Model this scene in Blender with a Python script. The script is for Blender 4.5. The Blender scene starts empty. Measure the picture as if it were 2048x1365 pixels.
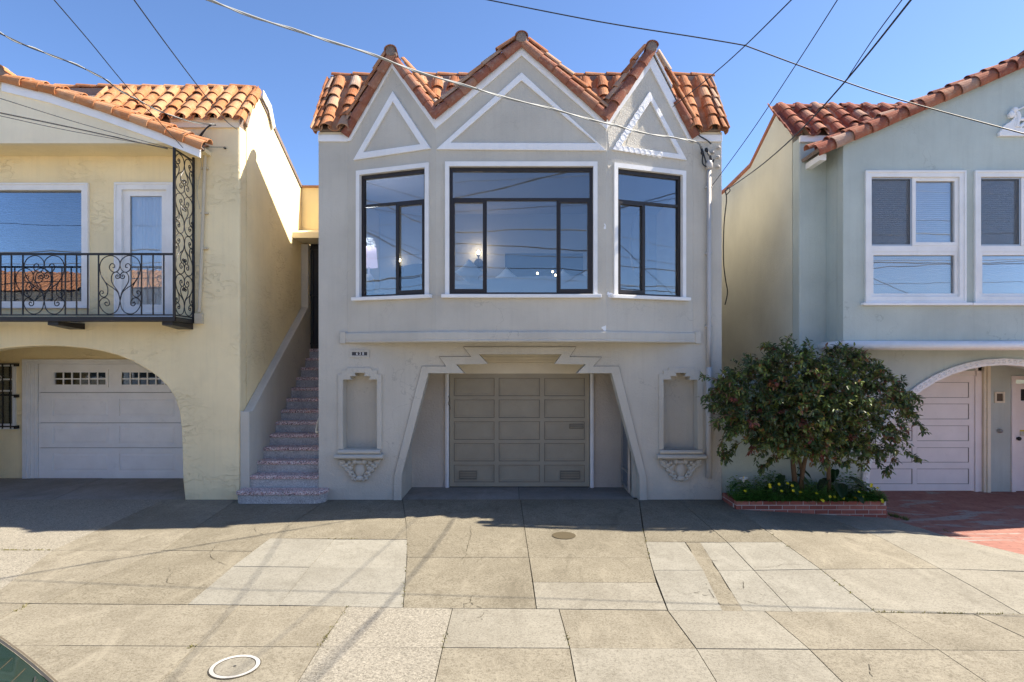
import bpy, bmesh, math, random
from mathutils import Vector, Matrix
from mathutils.geometry import tessellate_polygon

random.seed(7)
S = bpy.context.scene
COL = S.collection
R = math.radians

# ------------------------------------------------------------------ camera, sky, sun, exposure
HC, FPX, CX, HOR = 2.18, 1250.0, 1024.0, 725.0      # eye height; focal length, centre and horizon in photo pixels
F = 9.92                                            # distance of the house fronts
cam = bpy.data.cameras.new('camera')
cam.sensor_width = 36.0
cam.lens = 36.0 * FPX / 2048.0
cam.shift_y = (HOR - 682.5) / 2048.0
cam.clip_end = 2000.0
cam_o = bpy.data.objects.new('camera', cam)
COL.objects.link(cam_o)
cam_o.location = (0, 0, HC)
cam_o.rotation_euler = (R(90), 0, 0)
S.camera = cam_o

SUN = Vector((0.90, 0.165, 1.0)).normalized()       # towards the sun
SUN_EL = math.asin(SUN.z)
SUN_AZ = math.atan2(SUN.x, SUN.y)
world = bpy.data.worlds.new('World')
S.world = world
world.use_nodes = True
wn = world.node_tree
wn.nodes.clear()
w_out = wn.nodes.new('ShaderNodeOutputWorld')
w_bg = wn.nodes.new('ShaderNodeBackground')
w_sky = wn.nodes.new('ShaderNodeTexSky')
w_sky.sky_type = 'NISHITA'
w_sky.sun_disc = False
w_sky.sun_elevation = SUN_EL
w_sky.sun_rotation = SUN_AZ
w_sky.air_density = 0.62
w_sky.dust_density = 0.35
w_sky.ozone_density = 6.2
w_bg.inputs['Strength'].default_value = 0.075
wn.links.new(w_sky.outputs[0], w_bg.inputs['Color'])
wn.links.new(w_bg.outputs[0], w_out.inputs['Surface'])

sun = bpy.data.lights.new('sun', 'SUN')
sun.energy = 3.2
sun.angle = R(0.5)
sun.color = (1.0, 0.90, 0.76)
sun_o = bpy.data.objects.new('sun', sun)
COL.objects.link(sun_o)
sun_o.rotation_euler = (-SUN).to_track_quat('-Z', 'Y').to_euler()
sun_o.location = (12, 8, 20)

S.view_settings.view_transform = 'Standard'
S.view_settings.look = 'None'
S.view_settings.gamma = 1.0
S.view_settings.exposure = 2.0
S.view_settings.use_curve_mapping = False
S.render.engine = 'CYCLES'
S.cycles.use_denoising = True
S.cycles.max_bounces = 10
S.cycles.diffuse_bounces = 5
S.cycles.transparent_max_bounces = 16
S.cycles.caustics_reflective = False
S.cycles.caustics_refractive = False

# ------------------------------------------------------------------ helpers: space
def at(px, py, Y):
    return Vector(((px - CX) * Y / FPX, Y, HC + (HOR - py) * Y / FPX))

def sstep(a, b, x):
    t = min(1, max(0, (x - a) / (b - a)))
    return t * t * (3 - 2 * t)

def zg(X, Y):
    """height of the pavement: falls gently to the kerb and, in front of the green house, to the right"""
    z = -0.0136 * max(0.0, F - Y)
    if X > 3.3:
        e = -0.057 * (min(X, 5.7) - 3.3)
        w = 0.25 + 0.75 * sstep(5.6, 8.8, Y)
        if Y > 9.3:
            w *= 1 - 0.48 * min(1, (Y - 9.3) / 1.6)
        z += e * w
    return z

def gpt(px, py):
    Y = 8.0
    for _ in range(30):
        X = (px - CX) * Y / FPX
        Y = (HC - zg(X, Y)) * FPX / (py - HOR)
    X = (px - CX) * Y / FPX
    return Vector((X, Y, zg(X, Y)))

class Pl:
    """upright plane: u runs along it to the right, v is height, n sticks out towards the street"""
    def __init__(s, x, y, ux=1.0, uy=0.0):
        l = math.hypot(ux, uy)
        s.o = Vector((x, y, 0)); s.u = Vector((ux / l, uy / l, 0)); s.n = Vector((uy / l, -ux / l, 0)); s.len = l
    def p(s, u, v, n=0.0):
        q = s.o + s.u * u + s.n * n
        return Vector((q.x, q.y, v))
    def px(s, x, y):
        k = (x - CX) / FPX                          # X = k Y on this line of sight
        t = (k * s.o.y - s.o.x) / (s.u.x - k * s.u.y)
        Y = s.o.y + s.u.y * t
        return (t, HC + (HOR - y) * Y / FPX)

class MB:
    def __init__(s):
        s.v, s.f = [], []
    def add(s, vs, fs):
        b = len(s.v)
        s.v += [tuple(v) for v in vs]
        s.f += [tuple(i + b for i in f) for f in fs]
    def hexa(s, p):
        s.add(p, [(0, 3, 2, 1), (4, 5, 6, 7), (0, 1, 5, 4), (1, 2, 6, 5), (2, 3, 7, 6), (3, 0, 4, 7)])
    def box(s, a, b):
        x0, y0, z0 = a; x1, y1, z1 = b
        s.hexa([(x0, y0, z0), (x1, y0, z0), (x1, y1, z0), (x0, y1, z0), (x0, y0, z1), (x1, y0, z1), (x1, y1, z1), (x0, y1, z1)])
    def pbox(s, pl, u0, v0, u1, v1, n0, n1):
        s.hexa([pl.p(u0, v0, n0), pl.p(u1, v0, n0), pl.p(u1, v0, n1), pl.p(u0, v0, n1),
                pl.p(u0, v1, n0), pl.p(u1, v1, n0), pl.p(u1, v1, n1), pl.p(u0, v1, n1)])
    def extr(s, loops, vec):
        """polygon with holes (3-D points) extruded along vec"""
        vec = Vector(vec)
        loops = [[Vector(q) for q in L] for L in loops]
        flat = [q for L in loops for q in L]
        n = len(flat)
        tri = tessellate_polygon(loops)
        fs = [tuple(t) for t in tri] + [tuple(i + n for i in reversed(t)) for t in tri]
        b = 0
        for L in loops:
            m = len(L)
            for i in range(m):
                j = (i + 1) % m
                fs.append((b + i, b + j, b + j + n, b + i + n))
            b += m
        s.add(flat + [q + vec for q in flat], fs)
    def plate(s, pl, outer, holes=(), n0=0.0, n1=-0.2):
        loops = [[pl.p(u, v, n0) for u, v in outer]] + [[pl.p(u, v, n0) for u, v in h] for h in holes]
        s.extr(loops, pl.n * (n1 - n0))
    def frame(s, pl, u0, v0, u1, v1, w, n0, n1, wb=None, wt=None):
        wb = w if wb is None else wb; wt = w if wt is None else wt
        s.plate(pl, [(u0, v0), (u1, v0), (u1, v1), (u0, v1)],
                [[(u0 + w, v0 + wb), (u1 - w, v0 + wb), (u1 - w, v1 - wt), (u0 + w, v1 - wt)]], n0, n1)
    def tube(s, pts, r, seg=6, r1=None):
        pts = [Vector(p) for p in pts]
        n = len(pts)
        if n < 2: return
        r1 = r if r1 is None else r1
        vs, fs = [], []
        ref = None
        for i, p in enumerate(pts):
            t = (pts[min(i + 1, n - 1)] - pts[max(i - 1, 0)]).normalized()
            if ref is None:
                ref = Vector((0, 0, 1)) if abs(t.z) < 0.9 else Vector((1, 0, 0))
            a = t.cross(ref)
            if a.length < 1e-5: a = t.orthogonal()
            a.normalize(); b = a.cross(t).normalized()
            ref = b
            rr = r + (r1 - r) * i / (n - 1)
            for k in range(seg):
                th = 2 * math.pi * k / seg
                vs.append(p + a * (math.cos(th) * rr) + b * (math.sin(th) * rr))
        for i in range(n - 1):
            for k in range(seg):
                k2 = (k + 1) % seg
                fs.append((i * seg + k, i * seg + k2, (i + 1) * seg + k2, (i + 1) * seg + k))
        fs.append(tuple(range(seg))); fs.append(tuple(reversed(range((n - 1) * seg, n * seg))))
        s.add(vs, fs)
    def lathe(s, c, prof, seg=16, axis='Z'):
        vs, fs = [], []
        c = Vector(c)
        for r, h in prof:
            for k in range(seg):
                th = 2 * math.pi * k / seg
                a, b = r * math.cos(th), r * math.sin(th)
                o = Vector((a, b, h)) if axis == 'Z' else (Vector((a, -h, b)) if axis == 'Y' else Vector((h, a, b)))
                vs.append(c + o)
        for i in range(len(prof) - 1):
            for k in range(seg):
                k2 = (k + 1) % seg
                fs.append((i * seg + k, i * seg + k2, (i + 1) * seg + k2, (i + 1) * seg + k))
        fs.append(tuple(reversed(range(seg)))); fs.append(tuple(range((len(prof) - 1) * seg, len(prof) * seg)))
        s.add(vs, fs)
    def blob(s, c, rx, ry, rz, seg=10, rings=6, M=None):
        c = Vector(c)
        vs, fs = [], []
        for i in range(rings + 1):
            ph = math.pi * i / rings
            for k in range(seg):
                th = 2 * math.pi * k / seg
                q = Vector((rx * math.sin(ph) * math.cos(th), ry * math.sin(ph) * math.sin(th), rz * math.cos(ph)))
                vs.append(c + (M @ q if M else q))
        for i in range(rings):
            for k in range(seg):
                k2 = (k + 1) % seg
                fs.append((i * seg + k, (i + 1) * seg + k, (i + 1) * seg + k2, i * seg + k2))
        s.add(vs, fs)
    def sweep(s, prof, path):
        """closed profile of (out, height) carried along plan points with mitred corners; out is to the right of travel (street side)"""
        m = len(prof); n = len(path); vs, fs = [], []
        for i, (x, y) in enumerate(path):
            d0 = Vector((x - path[i - 1][0], y - path[i - 1][1])).normalized() if i > 0 else None
            d1 = Vector((path[i + 1][0] - x, path[i + 1][1] - y)).normalized() if i < n - 1 else None
            if d0 is None: d0 = d1
            if d1 is None: d1 = d0
            n0 = Vector((d0.y, -d0.x)); n1 = Vector((d1.y, -d1.x))
            mm = (n0 + n1).normalized(); mm = mm / max(0.3, mm.dot(n0))
            for o, z in prof:
                vs.append((x + mm.x * o, y + mm.y * o, z))
        for i in range(n - 1):
            for k in range(m):
                k2 = (k + 1) % m
                fs.append((i * m + k, i * m + k2, (i + 1) * m + k2, (i + 1) * m + k))
        fs.append(tuple(range(m))); fs.append(tuple(reversed(range((n - 1) * m, n * m))))
        s.add(vs, fs)
    def mesh(s, name, smooth=False, recalc=True):
        me = bpy.data.meshes.new(name)
        me.from_pydata(s.v, [], s.f)
        if recalc:
            bm = bmesh.new(); bm.from_mesh(me)
            bmesh.ops.recalc_face_normals(bm, faces=bm.faces[:])
            bm.to_mesh(me); bm.free()
        if smooth:
            for p in me.polygons: p.use_smooth = True
        me.update()
        return me
    def build(s, name, mat, parent=None, smooth=False, recalc=True, bevel=0.0):
        me = s.mesh(name, smooth, recalc)
        me.materials.append(mat)
        o = bpy.data.objects.new(name, me)
        COL.objects.link(o)
        adopt(o, parent)
        if bevel:
            b = o.modifiers.new('soft_edge', 'BEVEL'); b.width = bevel; b.segments = 2; b.limit_method = 'ANGLE'; b.angle_limit = R(50)
        return o

BASE = {}
def adopt(o, parent):
    if parent is not None:
        o.parent = parent
        loc = BASE.get(parent.name)
        if loc is not None:
            o.matrix_parent_inverse = Matrix.Translation(-Vector(loc))

def tag(o, label=None, cat=None, group=None, kind=None):
    if label: o['label'] = label
    if cat: o['category'] = cat
    if group: o['group'] = group
    if kind: o['kind'] = kind
    return o

def thing(name, loc, label, cat, group=None):
    o = bpy.data.objects.new(name, None)
    COL.objects.link(o)
    o.location = loc
    BASE[o.name] = tuple(loc)
    o.empty_display_size = 0.2
    return tag(o, label, cat, group)

def inst(name, mesh, M, parent=None):
    o = bpy.data.objects.new(name, mesh)
    COL.objects.link(o)
    adopt(o, parent)
    o.matrix_basis = M
    return o

def basis(o, x, y, z):
    M = Matrix.Identity(4)
    for i, c in enumerate((x, y, z)):
        M[0][i], M[1][i], M[2][i] = c.x, c.y, c.z
    M[0][3], M[1][3], M[2][3] = o.x, o.y, o.z
    return M

def smooth_curve(pts, n=5):
    P = [Vector(p) for p in pts]
    out = []
    for i in range(len(P) - 1):
        a = P[max(i - 1, 0)]; b = P[i]; c = P[i + 1]; d = P[min(i + 2, len(P) - 1)]
        for k in range(n):
            t = k / n
            out.append(0.5 * ((2 * b) + (c - a) * t + (2 * a - 5 * b + 4 * c - d) * t * t + (3 * b - a - 3 * c + d) * t ** 3))
    out.append(P[-1])
    return out

def text_mesh(body, size, name):
    cu = bpy.data.curves.new(name, 'FONT')
    cu.body = body; cu.size = size; cu.extrude = 0.003
    cu.align_x = 'CENTER'; cu.align_y = 'CENTER'
    t = bpy.data.objects.new(name, cu)
    COL.objects.link(t)
    bpy.context.view_layer.update()
    me = bpy.data.meshes.new_from_object(t.evaluated_get(bpy.context.evaluated_depsgraph_get()))
    bpy.data.objects.remove(t)
    me.name = name
    return me

# ------------------------------------------------------------------ helpers: materials
class NT:
    def __init__(s, name):
        s.m = bpy.data.materials.new(name)
        s.m.use_nodes = True
        s.t = s.m.node_tree
        s.b = s.t.nodes['Principled BSDF']
        s.out = s.t.nodes['Material Output']
    def n(s, typ, **kw):
        nd = s.t.nodes.new('ShaderNode' + typ)
        for k, v in kw.items():
            if k.startswith('i_'):
                nd.inputs[k[2:].replace('_', ' ')].default_value = v
            else:
                setattr(nd, k, v)
        return nd
    def l(s, a, b):
        s.t.links.new(a, b)
    def pos(s, scale=(1, 1, 1), obj=False):
        src = s.n('TexCoord').outputs['Object'] if obj else s.n('NewGeometry').outputs['Position']
        mp = s.n('Mapping')
        mp.inputs['Scale'].default_value = scale
        s.l(src, mp.inputs['Vector'])
        return mp.outputs[0]
    def noise(s, vec, scale, detail=3, rough=0.55, dist=0.0):
        nd = s.n('TexNoise')
        nd.inputs['Scale'].default_value = scale; nd.inputs['Detail'].default_value = detail
        nd.inputs['Roughness'].default_value = rough; nd.inputs['Distortion'].default_value = dist
        s.l(vec, nd.inputs['Vector'])
        return nd.outputs['Fac']
    def ramp(s, fac, stops, interp='LINEAR'):
        r = s.n('ValToRGB')
        cr = r.color_ramp
        cr.interpolation = interp
        while len(cr.elements) < len(stops): cr.elements.new(0.5)
        for e, (p, c) in zip(cr.elements, stops):
            e.position = p
            e.color = (c[0], c[1], c[2], 1) if isinstance(c, (tuple, list)) else (c, c, c, 1)
        s.l(fac, r.inputs[0])
        return r.outputs[0]
    def mix(s, fac, a, b, mode='MIX'):
        m = s.n('Mix', data_type='RGBA', blend_type=mode)
        for sock, v in ((m.inputs[0], fac), (m.inputs[6], a), (m.inputs[7], b)):
            if hasattr(v, 'is_output'): s.l(v, sock)
            elif isinstance(v, (tuple, list)): sock.default_value = (v[0], v[1], v[2], 1)
            else: sock.default_value = v
        return m.outputs[2]
    def math(s, op, a, b=None):
        m = s.n('Math', operation=op)
        for sock, v in ((m.inputs[0], a), (m.inputs[1], b)):
            if v is None: continue
            if hasattr(v, 'is_output'): s.l(v, sock)
            else: sock.default_value = v
        return m.outputs[0]
    def bump(s, h, strength, dist=0.01, prev=None):
        b = s.n('Bump')
        b.inputs['Strength'].default_value = strength; b.inputs['Distance'].default_value = dist
        s.l(h, b.inputs['Height'])
        if prev is not None: s.l(prev, b.inputs['Normal'])
        return b.outputs[0]
    def done(s, col, rough=0.7, normal=None, metal=0.0, spec=0.4):
        if hasattr(col, 'is_output'): s.l(col, s.b.inputs['Base Color'])
        else: s.b.inputs['Base Color'].default_value = (col[0], col[1], col[2], 1)
        if hasattr(rough, 'is_output'): s.l(rough, s.b.inputs['Roughness'])
        else: s.b.inputs['Roughness'].default_value = rough
        s.b.inputs['Metallic'].default_value = metal
        s.b.inputs['Specular IOR Level'].default_value = spec
        if normal is not None: s.l(normal, s.b.inputs['Normal'])
        return s.m

def k3(c, k): return (c[0] * k, c[1] * k, c[2] * k)

def stucco(name, c, grain=0.35, trowel=0.0, var=0.12, dirt=0.0, crack=0.0):
    m = NT(name); p = m.pos()
    big = m.noise(p, 0.9, 4); mid = m.noise(p, 7, 4, 0.6); fine = m.noise(p, 140, 3, 0.6); gr = m.noise(p, 45, 2)
    streak = m.noise(m.pos((9, 9, 0.45)), 1.8, 5, 0.65)
    col = m.mix(m.ramp(big, [(0.3, 0.0), (0.7, 1.0)]), k3(c, 1 - var), k3(c, 1 + var * 0.6))
    col = m.mix(m.math('MULTIPLY', m.ramp(streak, [(0.5, 0.0), (0.8, 1.0)]), 0.17 + dirt), col, k3(c, 0.72))
    col = m.mix(m.math('MULTIPLY', m.ramp(mid, [(0.55, 0.0), (0.85, 1.0)]), 0.25), col, k3(c, 1.12))
    if dirt:
        sp = m.n('SeparateXYZ'); m.l(p, sp.inputs[0])
        low = m.ramp(m.math('ADD', sp.outputs[2], m.math('MULTIPLY', mid, 0.7)), [(0.25, 1.0), (0.75, 0.0)])
        col = m.mix(m.math('MULTIPLY', low, 0.22), col, (c[0] * 0.7, c[1] * 0.67, c[2] * 0.62))
    if crack:
        vo = m.n('TexVoronoi', feature='DISTANCE_TO_EDGE'); vo.inputs['Scale'].default_value = 0.75
        wob = m.n('VectorMath', operation='ADD'); nz_ = m.n('TexNoise'); nz_.inputs['Scale'].default_value = 3.0; nz_.inputs['Detail'].default_value = 6
        m.l(p, nz_.inputs['Vector']); m.l(p, wob.inputs[0]); m.l(nz_.outputs['Color'], wob.inputs[1]); m.l(wob.outputs[0], vo.inputs['Vector'])
        ln = m.math('MULTIPLY', m.ramp(vo.outputs['Distance'], [(0.0, 1.0), (0.006, 0.0)]), m.ramp(m.noise(p, 0.8, 3), [(0.5, 0.0), (0.62, 1.0)]))
        col = m.mix(m.math('MULTIPLY', ln, crack), col, k3(c, 0.45))
    nrm = m.bump(m.math('ADD', fine, m.math('MULTIPLY', gr, 1.4)), grain, 0.006)
    nrm = m.bump(m.noise(p, 22, 4, 0.6), grain * .55, 0.012, nrm)
    if trowel:
        wv = m.noise(m.pos((1.0, 1.0, 2.2)), 4.5, 4, 0.6, 0.8)
        msk = m.ramp(m.noise(p, 1.3, 3), [(0.45, 0.0), (0.65, 1.0)])
        wv = m.math('MULTIPLY', m.ramp(wv, [(0.46, 0.0), (0.5, 1.0), (0.6, 0.7)]), msk)
        nrm = m.bump(wv, trowel, 0.012, nrm)
    nrm = m.bump(big, 0.25, 0.05, nrm)
    return m.done(col, 0.86, nrm, spec=0.25)

def paint(name, c, rough=0.5, wear=0.1, bump=0.06, grime=None):
    m = NT(name); p = m.pos()
    a = m.noise(p, 3.0, 4); b = m.noise(p, 40, 3)
    col = m.mix(m.ramp(a, [(0.35, 0.0), (0.7, 1.0)]), k3(c, 1 - wear), k3(c, 1 + wear * 0.35))
    g = m.ramp(m.noise(p, 11, 5, 0.7), [(0.58, 0.0), (0.75, 1.0)])
    col = m.mix(m.math('MULTIPLY', g, 0.35), col, grime or k3(c, 0.7))
    return m.done(col, rough, m.bump(b, bump, 0.004), spec=0.4)

def concrete(name, c, speck=0.5, stain=0.4, agg=False, dark=None):
    m = NT(name); p = m.pos()
    oi = m.n('ObjectInfo').outputs['Random']
    off = m.n('Vector' + 'Math', operation='ADD')
    cmb = m.n('CombineXYZ'); m.l(m.math('MULTIPLY', oi, 37.0), cmb.inputs[0]); m.l(m.math('MULTIPLY', oi, 11.0), cmb.inputs[1])
    m.l(p, off.inputs[0]); m.l(cmb.outputs[0], off.inputs[1]); p2 = off.outputs[0]
    s1 = m.noise(p2, 1.1, 5, 0.6, 0.5); s2 = m.noise(p2, 6, 5, 0.65); s3 = m.noise(p, 120, 3, 0.7); s4 = m.noise(p, 48, 5, 0.85); s5 = m.noise(m.pos((1, 1.9, 1)), 10, 6, 0.8, 0.6)
    d = dark or (c[0] * 0.55, c[1] * 0.53, c[2] * 0.5)
    base = m.mix(oi, k3(c, 0.93), k3(c, 1.06))
    col = m.mix(m.math('MULTIPLY', m.ramp(s1, [(0.4, 0.0), (0.72, 1.0)]), stain), base, d)
    col = m.mix(m.math('MULTIPLY', m.ramp(s2, [(0.5, 0.0), (0.75, 1.0)]), stain * 0.8), col, k3(d, 1.05))
    col = m.mix(m.math('MULTIPLY', m.ramp(s2, [(0.25, 1.0), (0.42, 0.0)]), 0.3), col, k3(c, 1.25))
    col = m.mix(m.math('MULTIPLY', m.ramp(s5, [(0.5, 0.0), (0.64, 1.0)]), stain * .8), col, k3(d, 1.1))
    col = m.mix(m.math('MULTIPLY', m.ramp(s3, [(0.42, 0.0), (0.62, 1.0)]), speck * 0.8), col, k3(c, 1.4))
    col = m.mix(m.math('MULTIPLY', m.ramp(s4, [(0.5, 0.0), (0.6, 1.0)]), min(1, speck * 1.25)), col, k3(d, 0.78))
    vg = m.n('TexVoronoi'); vg.inputs['Scale'].default_value = 2.1; m.l(p2, vg.inputs['Vector'])
    col = m.mix(m.math('MULTIPLY', m.ramp(vg.outputs['Distance'], [(0.012, 1.0), (0.03, 0.0)]), 0.55), col, k3(d, 0.45))
    sc0 = m.noise(m.pos((1.6, 0.55, 1)), 1.7, 5, 0.7, 1.2)
    col = m.mix(m.math('MULTIPLY', m.ramp(sc0, [(0.55, 0.0), (0.68, 1.0)]), stain * 0.55), col, k3(c, 1.28))
    col = m.mix(m.math('MULTIPLY', m.ramp(sc0, [(0.3, 1.0), (0.43, 0.0)]), stain * 0.7), col, k3(d, 0.95))
    h = m.math('ADD', s3, s4)
    if agg:
        vo = m.n('TexVoronoi'); vo.inputs['Scale'].default_value = 95; m.l(p, vo.inputs['Vector'])
        vc = m.ramp(m.n('SeparateColor').outputs[0], [(0, 0), (1, 1)])
        sc_ = m.n('SeparateColor'); m.l(vo.outputs['Color'], sc_.inputs[0])
        stone = m.ramp(sc_.outputs[0], [(0.0, k3(d, 0.55)), (0.35, k3(c, 0.85)), (0.7, k3(c, 1.15)), (0.9, k3(c, 1.5))])
        col = m.mix(0.5, col, stone)
        h = m.math('ADD', h, m.math('MULTIPLY', vo.outputs['Distance'], -1.5))
    return m.done(col, 0.9, m.bump(h, 0.45, 0.004), spec=0.2)

def tile_mat(name, stops):
    m = NT(name); p = m.pos(); po = m.pos(obj=True)
    oi = m.n('ObjectInfo').outputs['Random']
    col = m.ramp(oi, stops)
    a = m.noise(p, 9, 4, 0.65); b = m.noise(p, 55, 3); c = m.noise(p, 3, 3)
    col = m.mix(m.math('MULTIPLY', m.ramp(a, [(0.52, 0.0), (0.78, 1.0)]), 0.55), col, (0.50, 0.36, 0.25))
    col = m.mix(m.math('MULTIPLY', m.ramp(c, [(0.5, 0.0), (0.75, 1.0)]), 0.5), col, (0.16, 0.075, 0.045))
    col = m.mix(m.math('MULTIPLY', m.ramp(b, [(0.6, 0.0), (0.75, 1.0)]), 0.3), col, (0.12, 0.07, 0.05))
    li = m.noise(p, 26, 5, 0.8)
    col = m.mix(m.math('MULTIPLY', m.ramp(li, [(0.58, 0.0), (0.68, 1.0)]), 0.6), col, (0.42, 0.36, 0.29))
    col = m.mix(m.math('MULTIPLY', m.ramp(li, [(0.28, 1.0), (0.38, 0.0)]), 0.55), col, (0.09, 0.055, 0.04))
    return m.done(col, 0.9, m.bump(m.math('ADD', b, m.math('ADD', a, li)), 0.5, 0.008), spec=0.12)

def simple(name, c, rough=0.5, metal=0.0, spec=0.5, noise=0.0, nscale=20):
    m = NT(name)
    if noise:
        col = m.mix(m.noise(m.pos(), nscale, 4), k3(c, 1 - noise), k3(c, 1 + noise))
        return m.done(col, rough, m.bump(m.noise(m.pos(), nscale * 3, 2), 0.1, 0.004), metal=metal, spec=spec)
    return m.done(c, rough, metal=metal, spec=spec)

def glass(name, refl=0.07, tint=(0.86, 0.9, 0.92), rough=0.0):
    m = NT(name)
    m.t.nodes.remove(m.b)
    tr = m.n('BsdfTransparent'); tr.inputs[0].default_value = (*tint, 1)
    gl = m.n('BsdfGlossy'); gl.inputs['Roughness'].default_value = rough; gl.inputs['Color'].default_value = (0.97, 0.98, 1.0, 1)
    wob = m.bump(m.noise(m.pos(), 1.4, 2), 0.05, 0.02)
    m.l(wob, gl.inputs['Normal'])
    fr = m.n('Fresnel'); fr.inputs['IOR'].default_value = 1.5
    mx = m.n('MixShader')
    m.l(m.math('ADD', fr.outputs[0], refl), mx.inputs[0]); m.l(tr.outputs[0], mx.inputs[1]); m.l(gl.outputs[0], mx.inputs[2])
    m.l(mx.outputs[0], m.out.inputs['Surface'])
    return m.m

def emit(name, c, s):
    m = NT(name)
    m.b.inputs['Base Color'].default_value = (*c, 1)
    m.b.inputs['Emission Color'].default_value = (*c, 1)
    m.b.inputs['Emission Strength'].default_value = s
    return m.m

def leaf_mat(name, rough=0.42, transl=0.3):
    m = NT(name)
    at_ = m.n('Attribute'); at_.attribute_name = 'leaf_colour'
    m.l(at_.outputs['Color'], m.b.inputs['Base Color'])
    m.b.inputs['Roughness'].default_value = rough
    tr = m.n('BsdfTranslucent'); m.l(at_.outputs['Color'], tr.inputs['Color'])
    mx = m.n('MixShader'); mx.inputs[0].default_value = transl
    m.l(m.b.outputs[0], mx.inputs[1]); m.l(tr.outputs[0], mx.inputs[2]); m.l(mx.outputs[0], m.out.inputs['Surface'])
    return m.m

def terrazzo(name, stops, scale, bump=0.2):
    m = NT(name); p = m.pos()
    vo = m.n('TexVoronoi'); vo.inputs['Scale'].default_value = scale; m.l(p, vo.inputs['Vector'])
    sc_ = m.n('SeparateColor'); m.l(vo.outputs['Color'], sc_.inputs[0])
    col = m.ramp(sc_.outputs[0], stops, 'CONSTANT')
    col = m.mix(m.math('MULTIPLY', m.ramp(m.noise(p, 4, 4), [(0.45, 0.0), (0.75, 1.0)]), 0.35), col, (0.12, 0.11, 0.11))
    return m.done(col, 0.7, m.bump(vo.outputs['Distance'], bump, 0.003), spec=0.3)

M = {}
M['grey'] = stucco('grey_stucco', (0.565, 0.53, 0.45), 0.7, dirt=0.1, crack=0.5)
M['grey_rough'] = stucco('rough_taupe_stucco', (0.60, 0.53, 0.44), 1.1, var=0.15)
M['patch'] = stucco('bare_plaster', (0.64, 0.60, 0.51), 1.1, var=0.2)
M['yellow'] = stucco('cream_stucco', (0.90, 0.755, 0.46), 0.25, trowel=0.8, dirt=0.08)
M['yellow_plain'] = stucco('pale_cream_stucco', (0.84, 0.74, 0.53), 0.3, trowel=0.25)
M['green'] = stucco('sage_stucco', (0.50, 0.55, 0.50), 0.5, var=0.14, dirt=0.12, crack=0.5)
M['green_side'] = stucco('pale_sage_stucco', (0.64, 0.62, 0.50), 0.6, var=0.12)
M['white'] = paint('white_paint', (0.84, 0.83, 0.80), 0.5, 0.08)
M['white_rough'] = stucco('white_textured_plaster', (0.87, 0.87, 0.86), 0.9, var=0.06)
M['trimgrey'] = paint('pale_grey_trim', (0.86, 0.86, 0.85), 0.6, 0.06)
M['cream'] = paint('cream_paint', (0.80, 0.72, 0.55), 0.5, 0.06)
M['door_taupe'] = paint('taupe_door_paint', (0.375, 0.33, 0.24), 0.5, 0.08)
M['vent_paint'] = paint('darker_taupe_vent', (0.24, 0.21, 0.155), 0.6, 0.15)  # darker taupe than the door, for the vents and mail slot
M['door_groove'] = paint('dark_taupe_groove', (0.14, 0.12, 0.095), 0.6, 0.05)
M['door_white'] = paint('white_door_paint', (0.90, 0.89, 0.86), 0.45, 0.06)
M['door_pink'] = paint('pale_pink_door_paint', (0.86, 0.80, 0.76), 0.5, 0.06)
M['black'] = simple('black_iron', (0.018, 0.017, 0.018), 0.45, 0.2, 0.5, 0.2)
M['bronze'] = simple('dark_bronze_frame', (0.028, 0.022, 0.02), 0.4, 0.3, 0.5, 0.25)
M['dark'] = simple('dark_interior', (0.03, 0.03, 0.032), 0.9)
M['glass'] = glass('window_glass', 0.065)
M['glass2'] = glass('coated_window_glass', 0.11, (0.78, 0.82, 0.86))
M['glass3'] = glass('pale_window_glass', 0.08, (0.97, 0.98, 0.98))
M['glass_door'] = glass('garage_door_glass', 0.06, (0.7, 0.72, 0.7))
M['glass_car'] = glass('green_tinted_car_glass', 0.13, (0.05, 0.12, 0.085))
M['tile_grey'] = tile_mat('weathered_clay_tile', [(0.0, (0.288, 0.104, 0.048)), (0.35, (0.376, 0.152, 0.068)), (0.6, (0.440, 0.200, 0.096)), (0.85, (0.464, 0.288, 0.184)), (1.0, (0.480, 0.368, 0.288))])
M['tile_red'] = tile_mat('red_rake_tile', [(0.0, (0.235, 0.085, 0.055)), (0.6, (0.30, 0.12, 0.075)), (1.0, (0.36, 0.18, 0.115))])
M['tile_orange'] = tile_mat('orange_clay_tile', [(0.0, (0.416, 0.168, 0.068)), (0.5, (0.480, 0.216, 0.096)), (1.0, (0.528, 0.288, 0.152))])
M['tile_brown'] = tile_mat('red_brown_clay_tile', [(0.0, (0.200, 0.068, 0.048)), (0.4, (0.296, 0.096, 0.060)), (0.75, (0.368, 0.152, 0.088)), (1.0, (0.400, 0.264, 0.200))])
M['mortar'] = stucco('grey_brown_mortar', (0.26, 0.20, 0.165), 1.2, var=0.3)
M['c_tan'] = concrete('tan_concrete', (0.236, 0.214, 0.164), 0.6, 0.85)
M['c_drive'] = concrete('worn_tan_concrete', (0.214, 0.193, 0.145), 0.7, 0.9)
M['c_light'] = concrete('pale_concrete', (0.255, 0.244, 0.205), 0.45, 0.55)
M['c_warm'] = concrete('warm_pale_concrete', (0.25, 0.234, 0.19), 0.5, 0.6)
M['c_agg'] = concrete('exposed_aggregate_concrete', (0.26, 0.24, 0.195), 0.8, 0.5, agg=True)
M['c_gap'] = concrete('joint_dirt', (0.075, 0.065, 0.045), 0.5, 0.5)
M['c_smooth'] = concrete('smooth_grey_apron', (0.26, 0.25, 0.23), 0.3, 0.6)
M['lightened'] = concrete('light_bouncing_road', (0.40, 0.385, 0.345), 0.4, 0.3)  # unseen road made paler so it bounces light onto the house fronts
M['brick'] = None
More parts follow.
